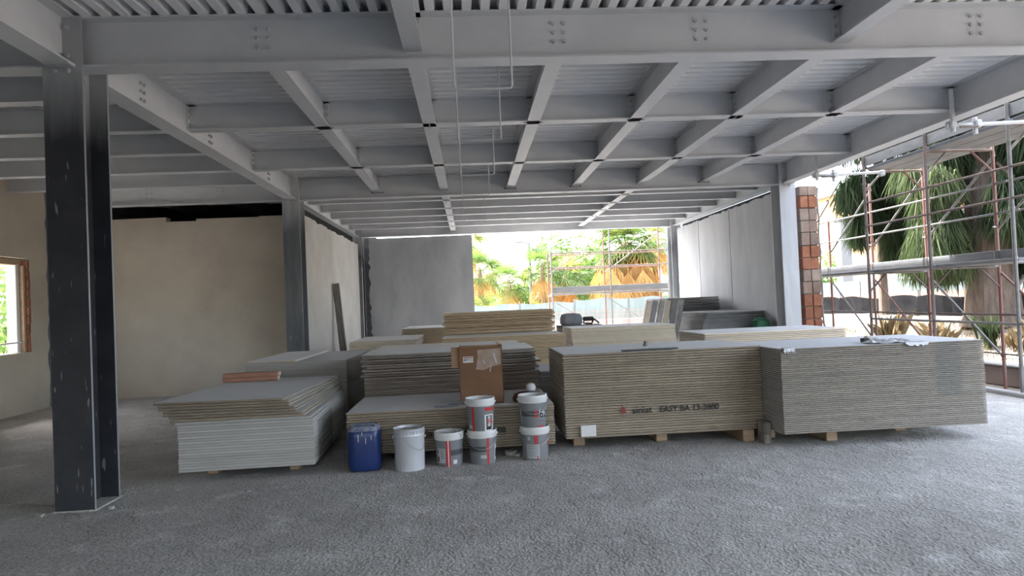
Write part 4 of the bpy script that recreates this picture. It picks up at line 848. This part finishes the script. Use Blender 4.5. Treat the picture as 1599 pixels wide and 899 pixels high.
def palm(x, y, h, s, nl, nd, label, seed, yel=.3, skirt=0, z0=-.02):
    r = random.Random(seed); e = empty('fan_palm', (x, y, z0)); nl = int(nl * 1.25); tag(e, label, 'palm tree', 'fan palms beyond the far opening')
    ts = s if skirt > 1.5 else s * .55
    MB().lathe([(.26 * ts, 0), (.22 * ts, .3), (.20 * ts, h - .3), (.14 * ts, h), (0, h + .1)], 12).build('trunk', bark_p, e, True)
    for i in range(nl):
        o = new_obj('frond', r.choice(FY if r.random() < yel else FG), e); el = radians(r.uniform(-55, 75)); az = 2 * pi * (i * .382 + r.uniform(-.05, .05))
        o.location = (.1 * s * cos(az), .1 * s * sin(az), h - .05); o.rotation_euler = (r.uniform(-.4, .4), -el, az); o.scale = (s * r.uniform(.8, 1.1),) * 3
    for i in range(nd):
        o = new_obj('dead_frond', r.choice(FD), e); az = 2 * pi * (i * .382 + r.uniform(-.05, .05)); t = r.random(); el = radians(r.uniform(-86, -58))
        rad = (r.uniform(.15, .95) if skirt > 1.5 else .15 + .2 * t) * s; zz = h - .1 - rad * .3 - t * skirt * .62; el = radians(r.uniform(-90, -74)) if skirt > 1.5 else el
        o.location = (rad * cos(az), rad * sin(az), zz); o.rotation_euler = (r.uniform(-.3, .3), -el, az); o.scale = (s * r.uniform(.8, 1.15),) * 3
    return e
palm(6.5, 28.5, 3.75, 1.35, 44, 260, 'big fan palm with a thick skirt of straw-coloured dead fronds', 1, .25, skirt=2.0)
palm(.45, 28.2, 2.85, .95, 22, 8, 'fan palm showing at the concrete wall edge of the far opening', 2, .4, .4)
palm(1.75, 31.0, 2.4, 1.1, 22, 14, 'low fan palm beside the white street lamp', 3, .5, .5)
palm(3.05, 29.0, 3.0, .95, 20, 10, 'upright fan palm behind the first scaffold post', 4, .15, .6)
palm(4.15, 30.5, 2.5, 1.1, 22, 16, 'fan palm half hidden behind the pale toe board', 5, .25, .7)
palm(.7, 27.0, 1.1, .9, 22, 4, 'short yellowish fan palm low beside the concrete wall', 6, .9, .2)
palm(1.5, 27.3, .85, .75, 18, 14, 'tiny fan palm with dead orange fronds by the fence', 7, .6, .3)
palm(2.9, 26.9, .9, .7, 14, 20, 'stubby palm with orange dead fronds behind the lamp', 8, .4, .4)
palm(8.6, 32.0, 4.2, 1.2, 20, 12, 'tall fan palm behind the grey far column', 9, .2, .6)
palm(-.3, 33.0, 4.6, 1.2, 20, 14, 'tall yellow-green palm at the upper edge of the far opening', 10, .9, .6)
def leaf_cloud(mb, c, rad, n, l, wd, droop, r):
    c = Vector(c)
    for _ in range(n):
        d = Vector((r.gauss(0, 1), r.gauss(0, 1), r.gauss(0, 1))).normalized(); p = c + Vector((d.x * rad[0], d.y * rad[1], d.z * rad[2])) * r.random() ** .4
        q = (d * (1 - droop) * .8 + Vector((r.uniform(-.35, .35), r.uniform(-.35, .35), -droop))).normalized() * l * r.uniform(.6, 1.3)
        s = q.cross(Vector((r.uniform(-1, 1), r.uniform(-1, 1), r.uniform(-.3, .3)))).normalized() * wd * r.uniform(.7, 1.3)
        mb.add([p - s, p + s, p + q * .55 + s * .8 + Vector((0, 0, -.1 * droop * l)), p + q + Vector((0, 0, -.25 * droop * l)), p + q * .55 - s * .8 + Vector((0, 0, -.1 * droop * l))], [(0, 1, 2, 3, 4)])
def bush(x, y, z, rad, n, l, wd, m_, label, seed, name='bush'):
    r = random.Random(seed); e = empty(name, (x, y, z)); tag(e, label, 'bush', 'shrubs outside')
    mb = MB()
    for k in range(9): leaf_cloud(mb, (r.uniform(-.6, .6) * rad[0], r.uniform(-.6, .6) * rad[1], rad[2] * (1 + r.uniform(-.6, .6))), (rad[0] * .5, rad[1] * .5, rad[2] * .45), n // 9, l, wd, .2, r)
    mb.build('foliage', m_, e)
    for k in range(4): MB().tube((0, 0, 0), (r.uniform(-.5, .5) * rad[0], r.uniform(-.4, .4) * rad[1], rad[2] * 1.1), .03, 5, .01).build('stem', bark_m, e)
bush(2.6, 34, 0, (4.2, 1.2, 1.15), 3600, .28, .05, bush_m, 'broad mixed green shrub behind the small palms', 11)
bush(7.0, 35, 0, (3.0, 1.2, 2.1), 2600, .28, .05, bush_m, 'pale green shrub behind the big palm', 12)
bush(4.6, 33, 0, (1.6, 1.2, 2.3), 1600, .26, .05, leaf_g, 'tall leafy shrub beside the big palm', 13)
bush(17.6, 36.0, .4, (2.6, 1.5, 1.5), 2600, .25, .05, bush_m, 'bright sunlit bush behind the white post outside', 14)
bush(24.2, 33.0, .4, (2.4, 1.5, 1.3), 2200, .25, .05, bush_m, 'bright sunlit bush below the orange house', 15)
bush(-12.5, 19.5, -.05, (2.0, 2.0, 1.7), 1800, .22, .05, bush_m, 'green bush seen through the small wall window', 16)
# drooping pine on the right
def pine(x, y, zb, r0, h, clumps, label, seed, trunk=True):
    r = random.Random(seed); e = empty('pine_tree', (x, y, zb)); tag(e, label, 'pine tree', 'pine trees beyond the scaffold')
    pr = [(r0 * 1.35, 0), (r0 * 1.1, .35), (r0, 1.0), (r0 * .85, 3.0), (r0 * .6, h)]
    mb = MB(); n = 20; vs = []; fs = []
    for k, (rad, zz) in enumerate(pr):
        for i in range(n):
            a = 2 * pi * i / n; q = rad * (1 + .06 * sin(5 * a + k) + .04 * sin(9 * a)); vs.append((q * cos(a), q * sin(a), zz))
    for k in range(len(pr) - 1):
        for i in range(n): fs.append((k * n + i, k * n + (i + 1) % n, (k + 1) * n + (i + 1) % n, (k + 1) * n + i))
    mb.add(vs, fs).build('trunk', bark_m, e, True)
    md, ml = MB(), MB()
    for (cx, cy, cz, rx, rz_, nn, pale) in clumps:
        p0 = Vector((0, 0, max(1.5, min(h - .5, cz - zb + .6)))); p1 = Vector((cx - x, cy - y, cz - zb + rz_ * .6))
        MB().path([p0, p0.lerp(p1, .5) + Vector((0, 0, .25)), p1], .035, 6).build('branch', bark_m, e, True)
        for k in range(7):
            leaf_cloud(ml if pale else md, (cx - x + r.uniform(-.6, .6) * rx, cy - y + r.uniform(-.6, .6) * rx, cz - zb + r.uniform(-.6, .6) * rz_), (rx * .5, rx * .5, rz_ * .5), nn // 4, .55, .013, .8, r)
    md.build('needle_foliage', pine_m, e)
    if ml.v: ml.build('needle_foliage', pine_l, e)
    return e
pine(11.62, 15.0, .50, .50, 7.5, [
    (11.3, 15.6, 4.6, 1.0, .7, 1500, 0), (12.8, 15.4, 4.4, .9, .9, 1600, 0), (12.6, 14.6, 3.2, .8, .9, 1700, 0), (13.0, 16.0, 2.5, .9, .8, 1500, 0),
    (10.9, 15.8, 3.9, .6, .8, 1300, 0), (11.3, 16.2, 3.0, .6, .9, 1400, 0), (11.2, 16.3, 2.3, .5, .6, 900, 0), (10.3, 14.9, 3.7, .5, .55, 1100, 1), (10.25, 15.0, 2.9, .5, .8, 1700, 1), (10.3, 15.2, 2.3, .45, .45, 1100, 1), (10.7, 15.1, 2.6, .4, .7, 900, 1), (10.5, 15.5, 4.2, .6, .5, 900, 1),
    (11.35, 13.95, 3.3, .55, .6, 1100, 0), (12.3, 13.9, 2.7, .5, .7, 1100, 0), (12.2, 14.0, 4.6, .8, .6, 1300, 0), (11.6, 15.0, 6.6, 2.6, 1.2, 5000, 0), (10.6, 14.0, 6.0, 1.6, .8, 2600, 0), (12.8, 15.8, 5.6, 1.8, .8, 2600, 0), (11.0, 17.0, 5.8, 1.8, .8, 2600, 0), (13.6, 14.8, 3.6, .9, 1.2, 1800, 0), (14.2, 16.2, 4.4, 1.2, 1.4, 2000, 0)], 'old pine with thick furrowed trunk and drooping needles beyond the scaffold', 31)  # highest clumps are an unseen crown added to shade the pine
pine(12.5, 20.6, .45, .13, 8, [(11.35, 19.8, 4.3, .6, .6, 1100, 0), (11.55, 20.0, 3.4, .45, .55, 900, 0), (12.4, 19.6, 4.6, .8, .7, 1400, 0), (12.1, 20.2, 3.6, .55, .7, 1200, 0), (12.75, 20.2, 3.1, .35, .8, 1000, 0), (13.0, 20.0, 4.2, .6, .8, 1200, 0), (11.4, 20.6, 6.2, 2.2, 1.0, 3600, 0)], 'slimmer dark pine behind the scaffold near the brick wall end', 32)
# dry grass, low walls and screens outside
r = random.Random(77); mb = MB()
for _ in range(5200):
    x = r.uniform(8.95, 12.0); y = r.uniform(9, 19); z = terrain(x, y) - .01; l = r.uniform(.08, .26); a = r.uniform(0, 2 * pi); t = Vector((cos(a) * r.uniform(.2, .9), sin(a) * r.uniform(.2, .9), 1)).normalized() * l; s = Vector((-sin(a), cos(a), 0)) * .006
    p = Vector((x, y, z)); mb.add([p - s, p + s, p + t], [(0, 1, 2)])
tag(mb.build('grass', straw_m), 'dry straw-coloured grass on the bank beyond the scaffold', 'grass', None, 'stuff')
for k, (x, y, n_, h_, m_, t) in enumerate(((9.6, 12.6, 26, .75, pine_l, 'tall green grass tuft before the pine trunk'), (9.3, 13.6, 50, .65, straw_m, 'dry straw tuft beside the red scaffold posts'), (9.7, 11.9, 70, .45, straw_m, 'bushy straw tuft low behind the scaffold'), (8.95, 14.6, 30, .95, straw_m, 'thin dry seed-head stalks behind the scaffold'), (10.4, 12.3, 60, .5, straw_m, 'dry tuft at the foot of the pine'))):
    mb = MB(); rq = random.Random(k)
    for _ in range(n_ * 2):
        a = rq.uniform(0, 2 * pi); l = h_ * rq.uniform(.5, 1.1); b = rq.uniform(.05, .4); p = Vector((rq.uniform(-.15, .15), rq.uniform(-.15, .15), 0)); s = Vector((-sin(a), cos(a), 0)) * .0042; q = p + Vector((cos(a) * b * l * .5, sin(a) * b * l * .5, l * .6)); e2 = p + Vector((cos(a) * b * l * 1.6, sin(a) * b * l * 1.6, l * .95 - b * l * .3))
        mb.add([p - s, p + s, q + s, e2, q - s], [(0, 1, 2, 3, 4)])
    o = mb.build('grass_tuft', m_); o.location = (x, y, terrain(x, y) - .02); tag(o, t, 'grass', 'grass tufts outside')
struct(MB().cbox(8.6, 8.78, 3, 16.5, GZ, .10, .02).build('wall_garden', redwall_m), 'low reddish retaining wall behind the scaffold', 'wall')
struct(MB().cbox(8.57, 8.81, 3, 16.5, .10, .135, .01).build('trim_5', white_w), 'pale coping of the low reddish wall', 'coping')
# sloping concrete channel edge
mb = MB()
pts = [(13.2, 9.5), (12.9, 12), (12.4, 15.5), (12.0, 19), (11.6, 23), (11.2, 27)]
for (xa, ya), (xb, yb) in zip(pts, pts[1:]):
    mb.add([(xa, ya, .3), (xb, yb, .3), (xb, yb, .62), (xa, ya, .66), (xa + .25, ya, .3), (xb + .25, yb, .3), (xb + .25, yb, .62), (xa + .25, ya, .66)], [(0, 3, 2, 1), (4, 5, 6, 7), (3, 7, 6, 2), (0, 4, 7, 3), (1, 2, 6, 5)])
struct(mb.build('wall_channel', slab_m), 'long low pale concrete edge running past the pine', 'wall')
e = empty('shade_screen'); tag(e, 'black shade net fence on posts beyond the scaffold', 'fence')
pts = [(15.0, 14), (14.3, 18), (13.8, 21), (13.2, 24.5), (12.6, 28)]
for (xa, ya), (xb, yb) in zip(pts, pts[1:]):
    n = 12; vs = []; fs = []
    for i in range(n + 1):
        t = i / n; x_, y_ = xa + (xb - xa) * t, ya + (yb - ya) * t; vs += [(x_ + .04 * sin(i * 2), y_, .3), (x_ + .05 * sin(i * 1.3), y_, 1.14 + .05 * sin(i * .8))]
    for i in range(n): fs.append((2 * i, 2 * i + 2, 2 * i + 3, 2 * i + 1))
    MB().add(vs, fs).build('net_panel', netd, e); MB().tube((xa + .05, ya, .3), (xa + .05, ya, 1.35), .03, 6).build('fence_post', scaf_g, e)
brown_p = mat('brown_lower_panel', (.17, .11, .085), (.21, .145, .115), scale=2, rough=.9)
e = empty('site_hoarding'); tag(e, 'grey-green panel hoarding behind the black shade net', 'fence')
for k in range(7):
    x0, y0, x1_, y1_ = 18.2 - k * .55, 16 + k * 3, 18.2 - (k + 1) * .55, 16 + (k + 1) * 3 - .06
    MB().add([(x0, y0, .3), (x1_, y1_, .3), (x1_, y1_, 1.75), (x0, y0, 1.75), (x0 + .06, y0, .3), (x1_ + .06, y1_, .3), (x1_ + .06, y1_, 1.75), (x0 + .06, y0, 1.75)], [(0, 3, 2, 1), (4, 5, 6, 7), (3, 7, 6, 2), (0, 4, 7, 3), (1, 2, 6, 5)]).build('hoarding_panel', hoard_m, e)
    MB().add([(x0 - .01, y0, .3), (x1_ - .01, y1_, .3), (x1_ - .01, y1_, 1.25), (x0 - .01, y0, 1.25)], [(0, 3, 2, 1)]).build('orange_band', brown_p, e)
struct(MB().cbox(20.5, 20.8, 18, 44, .3, 2.35, .03).build('wall_street', white_w), 'sunlit white boundary wall across the street', 'wall')
e = empty('gate_post', (17.6, 32, .4)); tag(e, 'tall white square post before the sunlit bushes', 'post'); MB().cbox(-.26, .26, -.26, .26, 0, 4.2, .02).build('shaft', white_w, e); MB().cbox(-.32, .32, -.32, .32, 4.2, 4.36, .03).build('cap', white_w, e)
e = empty('house', (31, 47, .3)); tag(e, 'orange rendered house with dark windows far beyond the pines', 'building')
MB().box(-5.5, 9, -4, 6, 0, 7.6).build('wall_body', bldg_m, e); MB().cbox(-5.9, 9.4, -4.4, 6.4, 7.6, 7.9, .05).build('roof', white_w, e)
for x in (-4.2, -2.2, 0, 2.6, 5.2):
    for z in (1.2, 4.4):
        o = MB().cbox(x, x + 1.0, -4.06, -3.98, z, z + 1.5, .02).build('window', white_w, e); MB().box(x + .1, x + .9, -4.08, -4.055, z + .1, z + 1.4).build('pane', glass_d, o)
